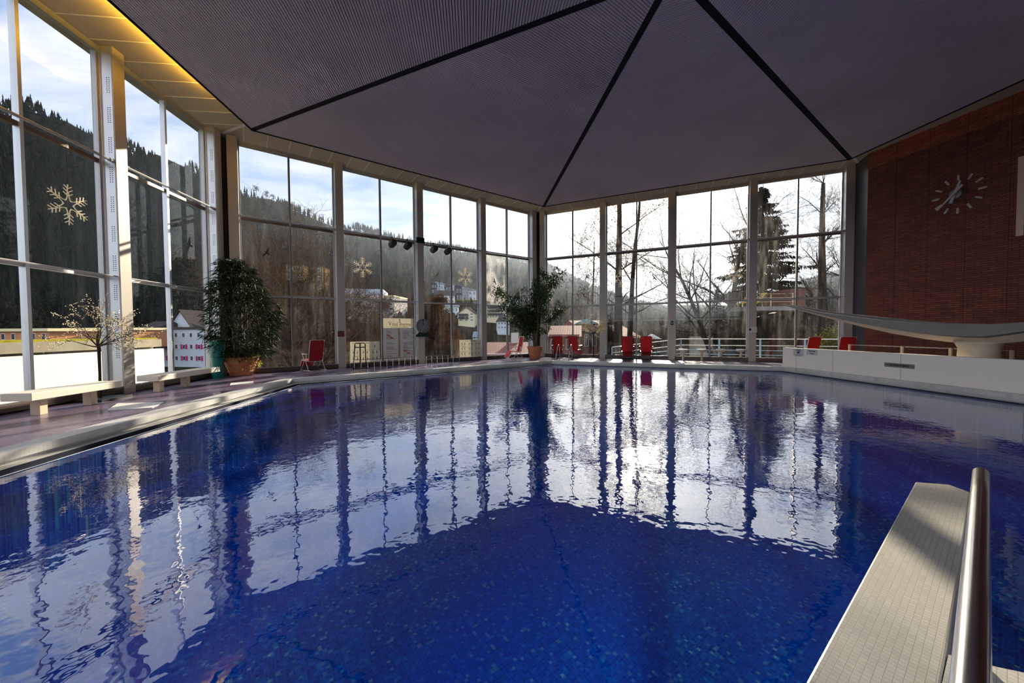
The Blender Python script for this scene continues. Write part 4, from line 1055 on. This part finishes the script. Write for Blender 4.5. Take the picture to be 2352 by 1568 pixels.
fo, fb = MB(), MB()
cnt = 0
while cnt < 18000:
    px = rnd.uniform(-420, 2000) if rnd.random() < .68 else rnd.uniform(-1500 if rnd.random() < .2 else -300, 520)
    ry = ridge_y(px); lo = 745 if px < 500 else 738
    u = rnd.random()**1.25
    py = ry+2+(lo-ry)*u if rnd.random() > .16 else ry+rnd.uniform(0,6)
    P = hit(px, py); D = P.length
    if D > 2400 or D < 75: continue
    if any(l-5 < px < r_+5 and t-2 < py < b_+9 for l, r_, t, b_ in RECTS): continue
    cnt += 1
    kk = (py-ry)/(max(30, lo-ry))
    pb = .10+.95*sstep(.25,.7,kk) if px > 480 else .15
    if px > 1240: pb = 1.3
    pb *= .55+.9*(sin(px*.021)*.5+.5)*(sin(py*.05+px*.01)*.5+.5)
    sc_ = (.34+.40*min(1, D/800))*(1.5 if px > 1240 else 1)
    if px < 500: sc_ *= .72
    if rnd.random() < pb: brushy(fb, P+V((0,0,-2)), rnd.uniform(11,16)*sc_, rnd)
    else: spruce(fo, P+V((0,0,-2)), rnd.uniform(13,22)*sc_, rnd.uniform(2.6,4.)*sc_, rnd)
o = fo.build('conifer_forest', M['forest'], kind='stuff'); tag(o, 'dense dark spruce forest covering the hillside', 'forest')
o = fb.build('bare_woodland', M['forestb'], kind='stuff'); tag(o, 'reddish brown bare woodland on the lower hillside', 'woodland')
# rounded pines standing out on the skyline above the bamboo
def pine(label, px, py, hp):
    az = rxy(px); rr_ = ridge(az)[1]*.985; P = V((sin(az)*rr_, cos(az)*rr_, hgt(az, rr_))); D = (P-CAMLOC).dot(CF); h = hp/FPX*D; g = thing('skyline_pine', label, 'tree', P, 0, 'pines on the skyline'); r_ = random.Random(int(px))
    MB().tube([(0,0,-3),(h*.02,0,h*.5),(0,0,h*.9)], [h*.03,h*.022,h*.01], 5).build('trunk', M['bark'], g)
    mb = MB()
    for k in range(10):
        c_ = V((r_.gauss(0,.20),r_.gauss(0,.2),r_.uniform(.25,.9)))*h; c_.x = r_.gauss(0,.17)*h; c_.y = r_.gauss(0,.17)*h; rr = h*r_.uniform(.12,.2)
        for j in range(26):
            d = V((r_.gauss(0,1),r_.gauss(0,1),r_.gauss(0,.7))).normalized(); q = c_+d*rr*r_.uniform(.4,1.); leaf(mb, q, d+V((0,0,.3)), h*.10, h*.035, r_)
    mb.build('crown', M['forest'], g)
pine('tallest round-topped pine on the ridge above the bamboo', 595, 452, 17); pine('round-topped pine on the ridge right of the tallest one', 619, 458, 16); pine('pine on the ridge just left of the first window mullion', 634, 463, 14); pine('leaning pine on the ridge in the pane right of the first mullion', 719, 497, 12)

# ------------------------------------------------------------------ trees and shrubs
def bare_tree(name, label, P, H, r0, spread, seed, bark='bark', twig='dtwig', levels=4, kids_=4, leaves=None, nleaf=0, lean=(0,0), fork=1, group=None, cat='tree', crown0=.25, ang=.75, tw=.006, droop=0.):
    g = thing(name, label, cat, P, 0, group); r_ = random.Random(seed); tk, tg, lv = MB(), MB(), MB()
    def go(p, d, ln, r, l):
        ns = 6 if l == 0 else (5 if l < 3 else 3); pts = [p]; rr = [r]
        for i in range(ns):
            f = (i+1)/ns
            d = (d+V((r_.gauss(0,(.07 if fork > 1 else .022)+.07*l), r_.gauss(0,(.07 if fork > 1 else .022)+.07*l), r_.gauss(.02-droop*l,.05+.04*l)))).normalized(); p = p+d*ln/ns; pts.append(p); rr.append(max(tw, r*(1-.75*f) if l else r*(1-.7*f)))
            if l < levels and (l > 0 or f > crown0):
                n_ = kids_ if l == 0 else (2 if r_.random() < .75 else 3)
                for _ in range(n_):
                    a = r_.uniform(0, 2*pi); s = d.orthogonal().normalized(); s = Matrix.Rotation(a, 3, d) @ s
                    nd = (d*cos(ang)+s*sin(ang)*r_.uniform(.7,1.25)).normalized()
                    L2 = ln*(spread if l == 0 else .50)*r_.uniform(.7,1.1)*(1-.45*f if l == 0 else 1)
                    go(p, nd, L2, rr[-1]*(.27 if l == 0 and fork == 1 else .5), l+1)
            if nleaf and l >= levels-1:
                for _ in range(nleaf):
                    if r_.random() < .6: leaf(lv, p+V((r_.gauss(0,.08),r_.gauss(0,.08),r_.gauss(0,.08))), V((r_.gauss(0,1),r_.gauss(0,1),-.5)), .11, .035, r_)
        (tk if l < 2 else tg).tube(pts, rr, 8 if l == 0 else (5 if l == 1 else 3), cap=False)
    for k in range(fork):
        a = 2*pi*k/fork+seed; d0 = V((lean[0]+(.30*cos(a) if fork > 1 else 0), lean[1]+(.3*sin(a) if fork > 1 else 0), 1)).normalized()
        go(V((0,0,-.6)), d0, H*(1-.1*k), r0*(1-.15*k), 0)
    tk.build('trunk', M[bark], g, smooth=True); tg.build('branches', M[twig], g)
    if leaves: lv.build('leaves', M[leaves], g)
    return g
def gp(px, d, dz=0): P = at_d(px, 760, d); return V((P.x, P.y, ground(P.x,P.y)+dz))
def hpx(py, d): return (760-py)/FPX*d+EYE      # world height seen at pixel row py
# left back windows
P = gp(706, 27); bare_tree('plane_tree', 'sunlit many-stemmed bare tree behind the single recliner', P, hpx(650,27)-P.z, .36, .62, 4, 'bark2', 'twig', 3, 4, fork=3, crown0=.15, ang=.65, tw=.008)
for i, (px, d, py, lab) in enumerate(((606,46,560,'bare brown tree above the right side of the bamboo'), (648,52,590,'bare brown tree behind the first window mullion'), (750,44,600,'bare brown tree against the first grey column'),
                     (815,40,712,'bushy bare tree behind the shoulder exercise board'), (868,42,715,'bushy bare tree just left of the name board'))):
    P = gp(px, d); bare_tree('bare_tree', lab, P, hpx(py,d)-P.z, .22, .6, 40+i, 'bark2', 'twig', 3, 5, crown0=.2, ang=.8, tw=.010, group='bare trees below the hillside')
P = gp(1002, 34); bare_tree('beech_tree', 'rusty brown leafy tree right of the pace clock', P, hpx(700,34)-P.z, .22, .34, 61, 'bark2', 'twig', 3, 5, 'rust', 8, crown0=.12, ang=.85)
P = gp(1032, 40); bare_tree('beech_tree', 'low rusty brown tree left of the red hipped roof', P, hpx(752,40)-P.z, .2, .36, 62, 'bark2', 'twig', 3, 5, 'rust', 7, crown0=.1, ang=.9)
# right back windows
P = gp(1421, 32); bare_tree('big_bare_tree', 'big dark bare tree with sparse leaves in front of the sun', P, 19.5, .46, .34, 8, 'bark', 'dtwig', 3, 2, 'rust', 1, crown0=.22, ang=1.05, droop=.03)
P = gp(1441, 32.5); bare_tree('slim_bare_tree', 'slimmer leaning bare trunk just right of the big bare tree', P, 17.5, .30, .40, 15, 'bark', 'dtwig', 3, 2, 'rust', 1, lean=(.06,0), crown0=.30, ang=1.0, droop=.02)
P = gp(1352, 40); bare_tree('bare_tree', 'thin bare tree with dry leaves left of the column by the light tree', P, 15, .16, .38, 23, 'bark', 'dtwig', 3, 3, 'rust', 1, crown0=.35, ang=.95)
P = gp(1668, 30); bare_tree('arching_bare_tree', 'bare tree with arching limbs left of the conifer', P, hpx(512,30)-P.z, .30, .66, 31, 'bark', 'dtwig', 3, 3, fork=2, lean=(-.35,0), crown0=.25, ang=.75, droop=.01)
P = gp(1893, 44); bare_tree('pollard_tree', 'tall bare tree with short upright branches by the brick wall', P, hpx(420,44)-P.z, .6, .26, 44, 'bark', 'dtwig', 3, 4, crown0=.3, ang=.75)
P = gp(1926, 27); bare_tree('bare_tree', 'leaning bare tree at the right edge of the last window', P, hpx(500,27)-P.z, .34, .36, 47, 'bark', 'dtwig', 3, 3, lean=(.10,0), crown0=.4, ang=.7)
# conifer with drooping limbs
def fir(label, P, H, w_, seed, dens=1.):
    g = thing('conifer', label, 'conifer', P); r_ = random.Random(seed); MB().tube([(0,0,-.5),(0,0,H*.6),(0,0,H)], [H*.022,H*.012,.02], 8).build('trunk', M['bark'], g)
    lf = MB(); br_m = MB(); z = H*.10
    while z < H*.985:
        f = (z/H); rr = w_*(1-f)**.8*(.75+.35*sin(z*1.9)*r_.random()+.2*r_.random())+.15
        for k in range(int(5+2*r_.random())):
            a = r_.uniform(0,2*pi); d = V((cos(a),sin(a),-.12)); L_ = rr*r_.uniform(.65,1.12); e = V((0,0,z))+d*L_; e.z += -.08*L_+.12*L_*f
            br_m.tube([(0,0,z), V((0,0,z))+d*L_*.5, e], [.05*(1-f)+.015,.03*(1-f)+.01,.008], 3, cap=False)
            n_ = int((9+L_*15)*dens)
            for q in range(n_):
                u = r_.uniform(.12,1.)**.8; b = V((0,0,z))+(e-V((0,0,z)))*u; sd = d.cross(V((0,0,1))).normalized()
                dd = (d*r_.uniform(.0,.8)+sd*r_.gauss(0,.55)+V((0,0,r_.uniform(-1.15,.05)))); leaf(lf, b+sd*r_.gauss(0,.10*L_), dd, H*r_.uniform(.016,.032)*(.6+.5*(1-f)), H*r_.uniform(.0018,.0036), r_)
        z += H*(.010+.012*(1-f))
    br_m.build('limbs', M['bark'], g); lf.build('needles', M['conifer'], g)
P = gp(1748, 58); fir('tall dark spruce with drooping boughs behind the column with the pink notice', P, hpx(430,58)-P.z, 10.0, 5, 1.6)
P = gp(1646, 62); fir('small distant conifer behind the arching bare tree', P, hpx(664,62)-P.z, 2.6, 9, .6)
# shrubs
def shrub(label, P, w_, h, seed, mt='dtwig', n_=150, leafm=None, nl=0, cat='shrub', name='bare_shrub', group=None):
    g = thing(name, label, cat, P, 0, group); r_ = random.Random(seed); mb, lf = MB(), MB()
    for i in range(n_):
        a = r_.uniform(0,2*pi); e = sqrt(r_.random()); b = V((cos(a)*e*w_*.55, sin(a)*e*w_*.35, -.3)); tp = V((cos(a)*e*w_+r_.gauss(0,.15*w_), sin(a)*e*w_*.6, h*r_.uniform(.5,1.)*(1-.3*e)))
        md = (b+tp)/2+V((r_.gauss(0,.1),r_.gauss(0,.1),.2))*h*.3; mb.tube([b,md,tp], [.022,.014,.006], 3, cap=False)
        for q in range(3):
            s = md+(tp-md)*r_.random(); mb.tube([s, s+V((r_.gauss(0,.22),r_.gauss(0,.15),r_.uniform(.0,.3)))*h*.5], [.009,.004], 3, cap=False)
        for q in range(nl): leaf(lf, md+(tp-md)*r_.random()+V((r_.gauss(0,.16),r_.gauss(0,.16),r_.gauss(0,.16)))*h*.4, V((r_.gauss(0,1),r_.gauss(0,1),r_.gauss(0,1))), .10, .026, r_)
    mb.build('stems', M[mt], g)
    if nl: lf.build('leaves', M[leafm], g)
    return g
for i, (px, d, pt, wp_, lab, lm, nl) in enumerate((
        (1530,46,706,60,'bare hedge in the gap right of the big bare tree',None,0), (1590,52,712,46,'brownish shrub left of the round stools column',None,0),
        (1700,56,735,20,'evergreen shrub right of the low concrete garden wall','dbush',20), (1700,40,690,36,'dark evergreen mass at the foot of the spruce','dbush',26),
        (1780,44,705,44,'dark evergreen shrub right of the spruce trunk','dbush',24), (1862,48,690,52,'bare thicket behind the two right recliners',None,0),
        (1470,40,740,40,'low bare thicket behind the white pavilion roof',None,0), (1395,44,690,20,'dark ivy-like shrub left of the big bare trunk','dbush',18))):
    P = gp(px, d); shrub(lab, P, wp_/FPX*d, hpx(pt,d)-P.z, 70+i, 'dtwig', 230, lm, nl, group='shrubs beyond the terrace')
P = gp(1913, 24); shrub('fresh green bush at the right end of the windows', P, 1.0, hpx(725,24)-P.z, 90, 'twig', 150, 'bush', 34, name='green_bush')
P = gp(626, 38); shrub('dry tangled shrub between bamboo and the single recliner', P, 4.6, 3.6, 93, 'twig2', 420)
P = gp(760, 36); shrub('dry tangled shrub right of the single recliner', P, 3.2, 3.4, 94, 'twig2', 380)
for i, (px, d, pt, w_, lab) in enumerate(((690,33,768,1.9,'low olive thicket behind the single recliner'), (806,34,752,2.2,'olive thicket above the shoulder exercise board'), (868,36,742,2.0,'olive thicket left of the name board'),
        (600,44,700,3.0,'brown thicket hidden partly by the bamboo'), (745,48,688,3.2,'brown thicket left of the first grey column'), (690,56,660,3.6,'brown thicket below the ochre houses'), (820,60,752,4.,'brown thicket below the long white hotel'), (1010,48,752,2.6,'brown thicket right of the pace clock'), (1165,52,762,2.,'brown thicket behind the ficus'))):
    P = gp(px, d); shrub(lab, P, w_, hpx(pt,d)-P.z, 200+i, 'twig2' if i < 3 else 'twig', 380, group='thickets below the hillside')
P = gp(452, 40); shrub('yellow flowering shrub below the magenta-shuttered house', P, 1.6, 2.6, 95, 'twig', 60, 'moss', 24, name='yellow_shrub')

# ------------------------------------------------------------------ buildings
def house(name, label, xl, xr, yt, yb, dist, deep, wall, roof=('flat','greyroof',.4), rows=2, cols=4, turn=0., wf=(.5,.55), shutters=None, balcony=False, chimney=0, sill=1.2, cat='house', group=None, frame='whiterail', below=8):
    """front wall spans the pixel columns xl..xr and rows yt..yb at distance dist (or where the hillside lies if None)"""
    if dist is None: P = hit((xl+xr)/2, yb); D = (P-CAMLOC).dot(CF)
    else: D = dist
    A = CAMLOC+ray((xl+xr)/2, yb)*D; W_ = (xr-xl)/FPX*D; H_ = (yb-yt)/FPX*D
    g = thing(name, label, cat, A, -YAW+turn, group)
    W_ /= max(.5, cos(turn)); hw = W_/2
    MB().box(-hw,hw,0,deep,-below,H_).build('wall', M[wall], g)
    kind, rm, rh = roof
    mb = MB(); ov = .06*W_ if kind != 'flat' else .02*W_
    if kind == 'flat': mb.box(-hw-ov,hw+ov,-ov,deep+ov,H_,H_+rh)
    elif kind == 'gable':      # ridge runs left-right
        mb.add([(-hw-ov,-.5,H_-.2),(hw+ov,-.5,H_-.2),(hw+ov,deep/2,H_+rh),(-hw-ov,deep/2,H_+rh),(hw+ov,deep+.5,H_-.2),(-hw-ov,deep+.5,H_-.2)], [(0,1,2,3),(3,2,4,5),(0,3,5),(1,4,2)])
    elif kind == 'front':      # ridge runs away from the viewer: gable faces us
        t = .35; mb.add([(-hw-ov,-.6,H_-.3),(0,-.6,H_+rh),(hw+ov,-.6,H_-.3),(-hw-ov,deep,H_-.3),(0,deep,H_+rh),(hw+ov,deep,H_-.3),
                (-hw-ov,-.6,H_-.3-t),(0,-.6,H_+rh-t),(hw+ov,-.6,H_-.3-t)], [(0,1,4,3),(1,2,5,4),(0,6,7,1),(1,7,8,2)])
        MB().add([(-hw,0,H_),(hw,0,H_),(0,0,H_+rh*.92)], [(0,1,2)]).build('gable', M[wall], g)
    elif kind == 'hip':
        mb.add([(-hw-ov,-.5,H_),(hw+ov,-.5,H_),(hw+ov,deep+.5,H_),(-hw-ov,deep+.5,H_),(-hw*.25,deep/2,H_+rh),(hw*.25,deep/2,H_+rh)], [(0,1,5,4),(1,2,5),(2,3,4,5),(3,0,4)])
    elif kind == 'shed':
        mb.add([(-hw-ov,-.4,H_+rh),(hw+ov,-.4,H_+rh*.3),(hw+ov,deep,H_+rh*.3),(-hw-ov,deep,H_+rh),(-hw-ov,-.4,H_),(hw+ov,-.4,H_),(hw+ov,deep,H_),(-hw-ov,deep,H_)], [(0,1,2,3),(0,4,5,1),(0,3,7,4),(1,5,6,2)])
    rf = mb.build('roof', M[rm], g)
    if chimney: MB().box(hw*.3,hw*.3+.8,deep/2-.4,deep/2+.4,H_,H_+rh+chimney).build('chimney', M[wall], rf)
    cw, ch = W_/max(1,cols), H_/max(1,rows)
    for r in range(rows):
        for c_ in range(cols):
            x = -hw+cw*(c_+.5); z = ch*(r+.5); a, b = cw*wf[0]/2, ch*wf[1]/2
            f = MB().box(x-a,x+a,-.08,.02,z-b,z+b).build('window', M[frame], g)
            t = min(a,b)*.22; MB().box(x-a+t,x-t*.3,-.10,-.07,z-b+t,z+b-t).box(x+t*.3,x+a-t,-.10,-.07,z-b+t,z+b-t).build('pane', M['pane'], f)
            if shutters and (r, c_) in shutters:
                for s in (-1,1): MB().box(x+s*a*1.75-a*.65,x+s*a*1.75+a*.65,-.12,.0,z-b,z+b).build('shutter', M['magenta'], g)
    if balcony:
        for r in range(1, rows):
            MB().box(-hw*.9,hw*.3,-1.0,0,ch*r-.1,ch*r+.05).box(-hw*.9,hw*.3,-1.05,-.98,ch*r,ch*r+.9).build('balcony', M['darkwall' if balcony == 2 else 'greyroof'], g)
    return g, W_, H_
# left windows: garden wall with concrete planter, salmon row, shuttered house
yA, yB = -4.0, 16.6
MB().box(-13.3,-13.0,yA,yB,-2.4,.87).build('garden_wall', M['owhite'], kind='structure')
g = thing('concrete_planter', 'weathered concrete parapet above the white garden wall outside the left windows', 'parapet', (-13.2,yA,0))
MB().box(-.5,-.2,0,yB-yA,.8,.97).box(-1.6,.12,0,yB-yA,.95,1.27).build('slab', M['concrete'], g); MB().box(-1.5,.02,.1,yB-yA-.1,1.27,1.325).build('moss_cover', M['moss'], g)
house('salmon_building', 'low salmon building with a cream fascia beyond the garden wall', -210, 136, 761.5, 785, 70, 9, 'orange_wall', ('flat','fascia',.55), 1, 13, -.10, (.36,.62), cat='building', below=1.2)
house('salmon_building', 'taller set-back salmon building behind the near light tree', 140, 306, 758, 786, 78, 9, 'orange_wall', ('flat','fascia',.5), 1, 6, -.10, (.30,.55), cat='building', below=1.2)
house('shuttered_house', 'white four-storey house with magenta shutters seen by the left corner', 316, 500, 756, 862, 86, 12, 'bluewall', ('flat','darkroof',.5), 4, 9, -.18, (.36,.40), {(3,3),(2,3),(1,3),(2,5),(1,5),(2,7),(1,7)}, cat='house')
house('dark_roofed_house', 'dark steep-roofed house behind the magenta-shuttered house', 322, 362, 752, 760, 104, 9, 'bluewall', ('gable','darkroof',1.9), 1, 2)
house('gabled_house', 'brown gabled house with white dormer above the shuttered house', 392, 440, 748, 760, 110, 9, 'bluewall', ('front','darkroof',5.), 1, 2)
# left back windows
house('ochre_house', 'ochre house among bare trees on the slope', 658, 694, 608, 646, None, 12, 'yellow_wall', ('flat','darkroof',.4), 2, 3, .1)
house('ochre_house', 'narrow ochre house right of the other ochre house', 710, 740, 612, 668, None, 10, 'yellow_wall', ('flat','darkroof',.4), 3, 2, .1)
house('white_villa', 'white house with red roof behind the single recliner', 664, 716, 772, 800, 62, 8, 'bluewall', ('gable','redroof',2.2), 2, 4)
house('teal_roofed_shed', 'low teal-roofed shed behind the sunlit bare tree', 712, 764, 752, 768, 74, 6, 'pale_wall', ('gable','teal',1.2), 1, 5, cat='shed')
house('pink_building', 'dusty pink building right of the single recliner', 716, 772, 775, 800, 60, 8, 'pinkwall', ('gable','redroof',1.6), 1, 4, cat='building')
house('long_white_hotel', 'long white hotel with many windows left of the name board', 788, 876, 676, 728, None, 18, 'pale_wall', ('flat','bluewall',2.4), 3, 10, .22, (.42,.45), cat='hotel')
house('white_hotel_wing', 'end wing of the long white hotel with wooden balconies', 876, 906, 682, 726, None, 16, 'pale_wall', ('flat','fascia',.8), 4, 2, -.1, (.5,.4), balcony=True, cat='hotel')
for i, (a, b, t, lo, wl, lab) in enumerate(((992,1003,652,668,'darkwall','leftmost charcoal terraced house on the slope'),(1001,1013,652,668,'bluewall','pale terraced house, first right of the leftmost charcoal one'),(1012,1024,654,672,'bluewall','second pale terraced house, left of the tall charcoal one'),
        (1024,1036,657,680,'darkwall','charcoal terraced house at the mullion of the long-cord snowflake'),(1036,1047,656,676,'bluewall','pale terraced house just right of the mullion'),(1048,1061,660,684,'darkwall','large charcoal terraced house below the long-cord snowflake'),
        (1062,1075,664,686,'greyroof','grey terraced house below the long-cord snowflake'),(1076,1094,667,686,'bluewall','rightmost pale terraced house beside the column'))):
    house('terraced_house', lab, a, b, t, lo+6, None, 9, wl, ('shed','greyroof' if wl != 'darkwall' else 'darkwall',1.8), 2, 2, .25, group='terraced houses on the slope')
house('chalet', 'wide dark-roofed chalet below the terraced houses', 1000, 1044, 678, 696, None, 10, 'pale_wall', ('gable','darkroof',3.6), 2, 6, .12, balcony=2)
house('white_cottage', 'white cottage with bare branches left of the mullion, below the chalet', 1014, 1052, 703, 718, None, 8, 'bluewall', ('gable','greyroof',1.6), 1, 5, .1)
house('gabled_chalet', 'large chalet with white gable end and three stacked windows', 1052, 1090, 718, 738, None, 10, 'cream_wall', ('front','darkroof',3.0), 3, 3, -.1, balcony=2)
house('station_hut', 'small grey-blue hut above the spine exercise board', 1086, 1100, 772, 780, 90, 5, 'bluewall', ('gable','greyroof',1.2), 1, 2, cat='hut')
house('cream_hotel', 'cream hotel with dark balconies under the fogged pane', 1117, 1168, 700, 731, None, 14, 'cream_wall', ('flat','greyroof',.6), 4, 8, .1, (.42,.5), balcony=2, cat='hotel')
house('slate_house', 'pale house with a dark hipped roof left of the ficus', 1143, 1170, 738, 756, None, 10, 'bluewall', ('hip','darkroof',4.), 2, 4, .1)
house('pale_block', 'pale house high on the slope behind the ficus', 1168, 1190, 684, 694, None, 10, 'bluewall', ('flat','greyroof',.5), 1, 4, .1)
P = hit(1086, 692); MB().prism([(-14,-4),(12,-6),(14,5),(-10,6)], .0, .5).build('meadow', M['meadow'], None, kind='structure').location = P+V((0,0,.2))
house('red_hipped_house', 'house with a red hipped roof left of the spine exercise board', 1000, 1062, 811, 835, 40, 10, 'pale_wall', ('hip','redroof',1.05), 1, 5)
house('red_roofed_house', 'red-roofed house with a big chimney behind the white recliner', 1096, 1216, 812, 835, 34, 9, 'pale_wall', ('gable','redroof',.95), 1, 5, chimney=1.0)
house('red_gabled_house', 'dusty red house left of the small round light tree', 1262, 1330, 768, 812, 38, 8, 'pinkwall', ('gable','redroof',1.0), 1, 4, -.2)
house('red_barn', 'dusty red house behind the small round light tree', 1336, 1412, 756, 806, 44, 8, 'pinkwall', ('gable','redroof',1.2), 1, 4, .2)
house('red_barn', 'low red roof right of the big bare trunk', 1430, 1472, 772, 806, 42, 8, 'pinkwall', ('gable','redroof',1.4), 1, 2, .3)
# teal pavilion roof and white pavilion
def pavilion(label, px, py0, py1, wpx, d, mt):
    c_ = at_d(px, py1, d); w_ = wpx/2/FPX*d; h = (py1-py0)/FPX*d; g = thing('pavilion', label, 'pavilion', (c_.x,c_.y,c_.z-3))
    MB().add([(w_*cos(a*pi/4),w_*sin(a*pi/4),3) for a in range(8)]+[(w_*.12*cos(a*pi/4),w_*.12*sin(a*pi/4),3+h) for a in range(8)], [(i,(i+1)%8,8+(i+1)%8,8+i) for i in range(8)]+[tuple(range(8,16)), tuple(range(7,-1,-1))]).build('roof', M[mt], g)
    for a in range(8): MB().tube([(w_*.85*cos(a*pi/4),w_*.85*sin(a*pi/4),-4),(w_*.85*cos(a*pi/4),w_*.85*sin(a*pi/4),3)], .09, 6).build('post', M['darkwall'], g)
pavilion('pavilion with a teal tent-shaped roof behind the small light tree', 1348, 732, 744, 60, 46, 'teal')
pavilion('white tent-shaped pavilion roof right of the two black-framed recliners', 1497, 767, 778, 44, 44, 'pale_wall')
MB().box(-1.3,1.3,0,.3,-3,0.).build('garden_wall', M['concrete'], kind='structure').location = at_d(1612, 773, 40)

# terrace outside the right windows with its railing
g = sgroup('terrace_floor', wp('C', 0, .06, 0), wrz('C'))
MB().box(-2.2,9.5,.1,3.4,-.35,-.05).build('paving', M['gravel'], g)
def railing(label, s0, s1, yy, z0, z1, npost):
    g = thing('terrace_railing', label, 'railing', wp('C', s0, yy, 0), wrz('C'), 'terrace railings'); L_ = s1-s0; dz = z1-z0
    for h, r, m_ in ((1.02,.028,'whiterail'),(.66,.02,'whiterail'),(.40,.018,'bluerail'),(.16,.018,'bluerail')): MB().tube([(0,0,z0+h),(L_,0,z1+h)], r, 6).build('rail', M[m_], g)
    for i in range(npost):
        x = L_*i/(npost-1); zz = z0+dz*i/(npost-1); MB().box(x-.04,x+.04,-.03,.03,zz-.6,zz+1.0).build('post', M['bluerail'], g)
railing('pale blue terrace railing outside the round stools and right recliners', .5, 8.2, 2.6, -.02, -.02, 5)
railing('descending pale blue stair railing behind the two middle recliners', -3.4, .5, 2.6, -.55, -.02, 3)
# reflection of the inside gallery, added as a solid balcony outside
bp = at_d(1782, 708, 27); g = thing('reflected_gallery', 'reflection of the inside gallery, built as a concrete balcony outside the last window', 'balcony', (bp.x,bp.y,bp.z), -YAW)
MB().box(-2.2,1.6,0,3.5,-.16,.16).build('slab', M['stone'], g)
MB().tube([(-.4,2.4,-6),(-.4,2.4,-.2)], .16, 10).build('post', M['stone'], g); MB().add([(-.2,.6,-.7),(1.9,.2,-.16),(1.9,3,-.16),(-.2,2.6,-.7),(1.9,.2,-.16),(1.9,3,-.16)],[(0,1,2,3)]).build('underside', M['stone'], g)
for h in (.4,.7,1.0): MB().tube([(-2.2,.05,h+.1),(1.3,.05,h+.1)], .016, 6).build('rail', M['fascia'], g)
for x in (-2.1,-.35,1.3): MB().box(x-.025,x+.025,.03,.07,0,1.15).build('post', M['fascia'], g)
MB().box(1.45,2.4,0.2,3.2,.1,1.5).build('reflected_block', M['pinkwall'], g)
y0L = None
for x, lab in ((-1.5,'left yellow lounger of the reflected gallery'),(-.35,'right yellow lounger of the reflected gallery')):
    q = V((bp.x,bp.y,bp.z+.16))+RX*x+FY*1.2
    if y0L is None:
        y0L = thing('reflected_lounger', lab, 'lounger', q, -YAW, 'yellow loungers of the reflected gallery')
        MB().add([(-.35,-.1,.35),(.05,-.1,.4),(.05,.5,.4),(-.35,.5,.35),(-.35,-.1,.29),(.05,-.1,.34),(.05,.5,.34),(-.35,.5,.29)], [(0,1,2,3),(7,6,5,4),(0,4,5,1),(1,5,6,2),(2,6,7,3),(3,7,4,0)]).build('seat', M['yellow'], y0L)
        MB().add([(.05,-.1,.4),(.4,-.1,1.15),(.4,.5,1.15),(.05,.5,.4),(.11,-.1,.38),(.46,-.1,1.13),(.46,.5,1.13),(.11,.5,.38)], [(0,1,2,3),(7,6,5,4),(0,4,5,1),(1,5,6,2),(2,6,7,3),(3,7,4,0)]).build('backrest', M['yellow'], y0L)
        for px_ in (-.3,.1): MB().box(px_-.02,px_+.02,-.08,-.04,0,.35).box(px_-.02,px_+.02,.44,.48,0,.35).build('leg', M['fascia'], y0L)
    else: dup(y0L, q, -YAW, lab)

# thin valley haze
hz = bpy.data.materials.new('valley_haze'); hz.use_nodes = True; nt = hz.node_tree; nt.nodes.clear()
vo = nt.nodes.new('ShaderNodeVolumeScatter'); vo.inputs['Color'].default_value = (.72,.84,1,1); vo.inputs['Density'].default_value = HAZE; vo.inputs['Anisotropy'].default_value = .45
L(nt, vo.outputs[0], nt.nodes.new('ShaderNodeOutputMaterial').inputs['Volume'])
o = MB().box(-190,1600,130,2300,-60,170).build('valley_haze', hz, kind='stuff'); tag(o, 'thin bluish haze hanging over the wooded valley', 'haze')
# ------------------------------------------------------------------ view
SC.view_settings.view_transform = 'Standard'; SC.view_settings.look = 'None'; SC.view_settings.gamma = 1; SC.view_settings.use_curve_mapping = False
SC.view_settings.exposure = EXPOSURE
try:
    SC.cycles.caustics_reflective = True; SC.cycles.blur_glossy = 1.0; SC.cycles.caustics_refractive = False
    SC.cycles.max_bounces = 5; SC.cycles.diffuse_bounces = 3; SC.cycles.glossy_bounces = 3; SC.cycles.transmission_bounces = 3; SC.cycles.transparent_max_bounces = 8
    SC.cycles.adaptive_threshold = .12; SC.cycles.use_light_tree = False
    SC.cycles.sample_clamp_indirect = 6
except Exception: pass
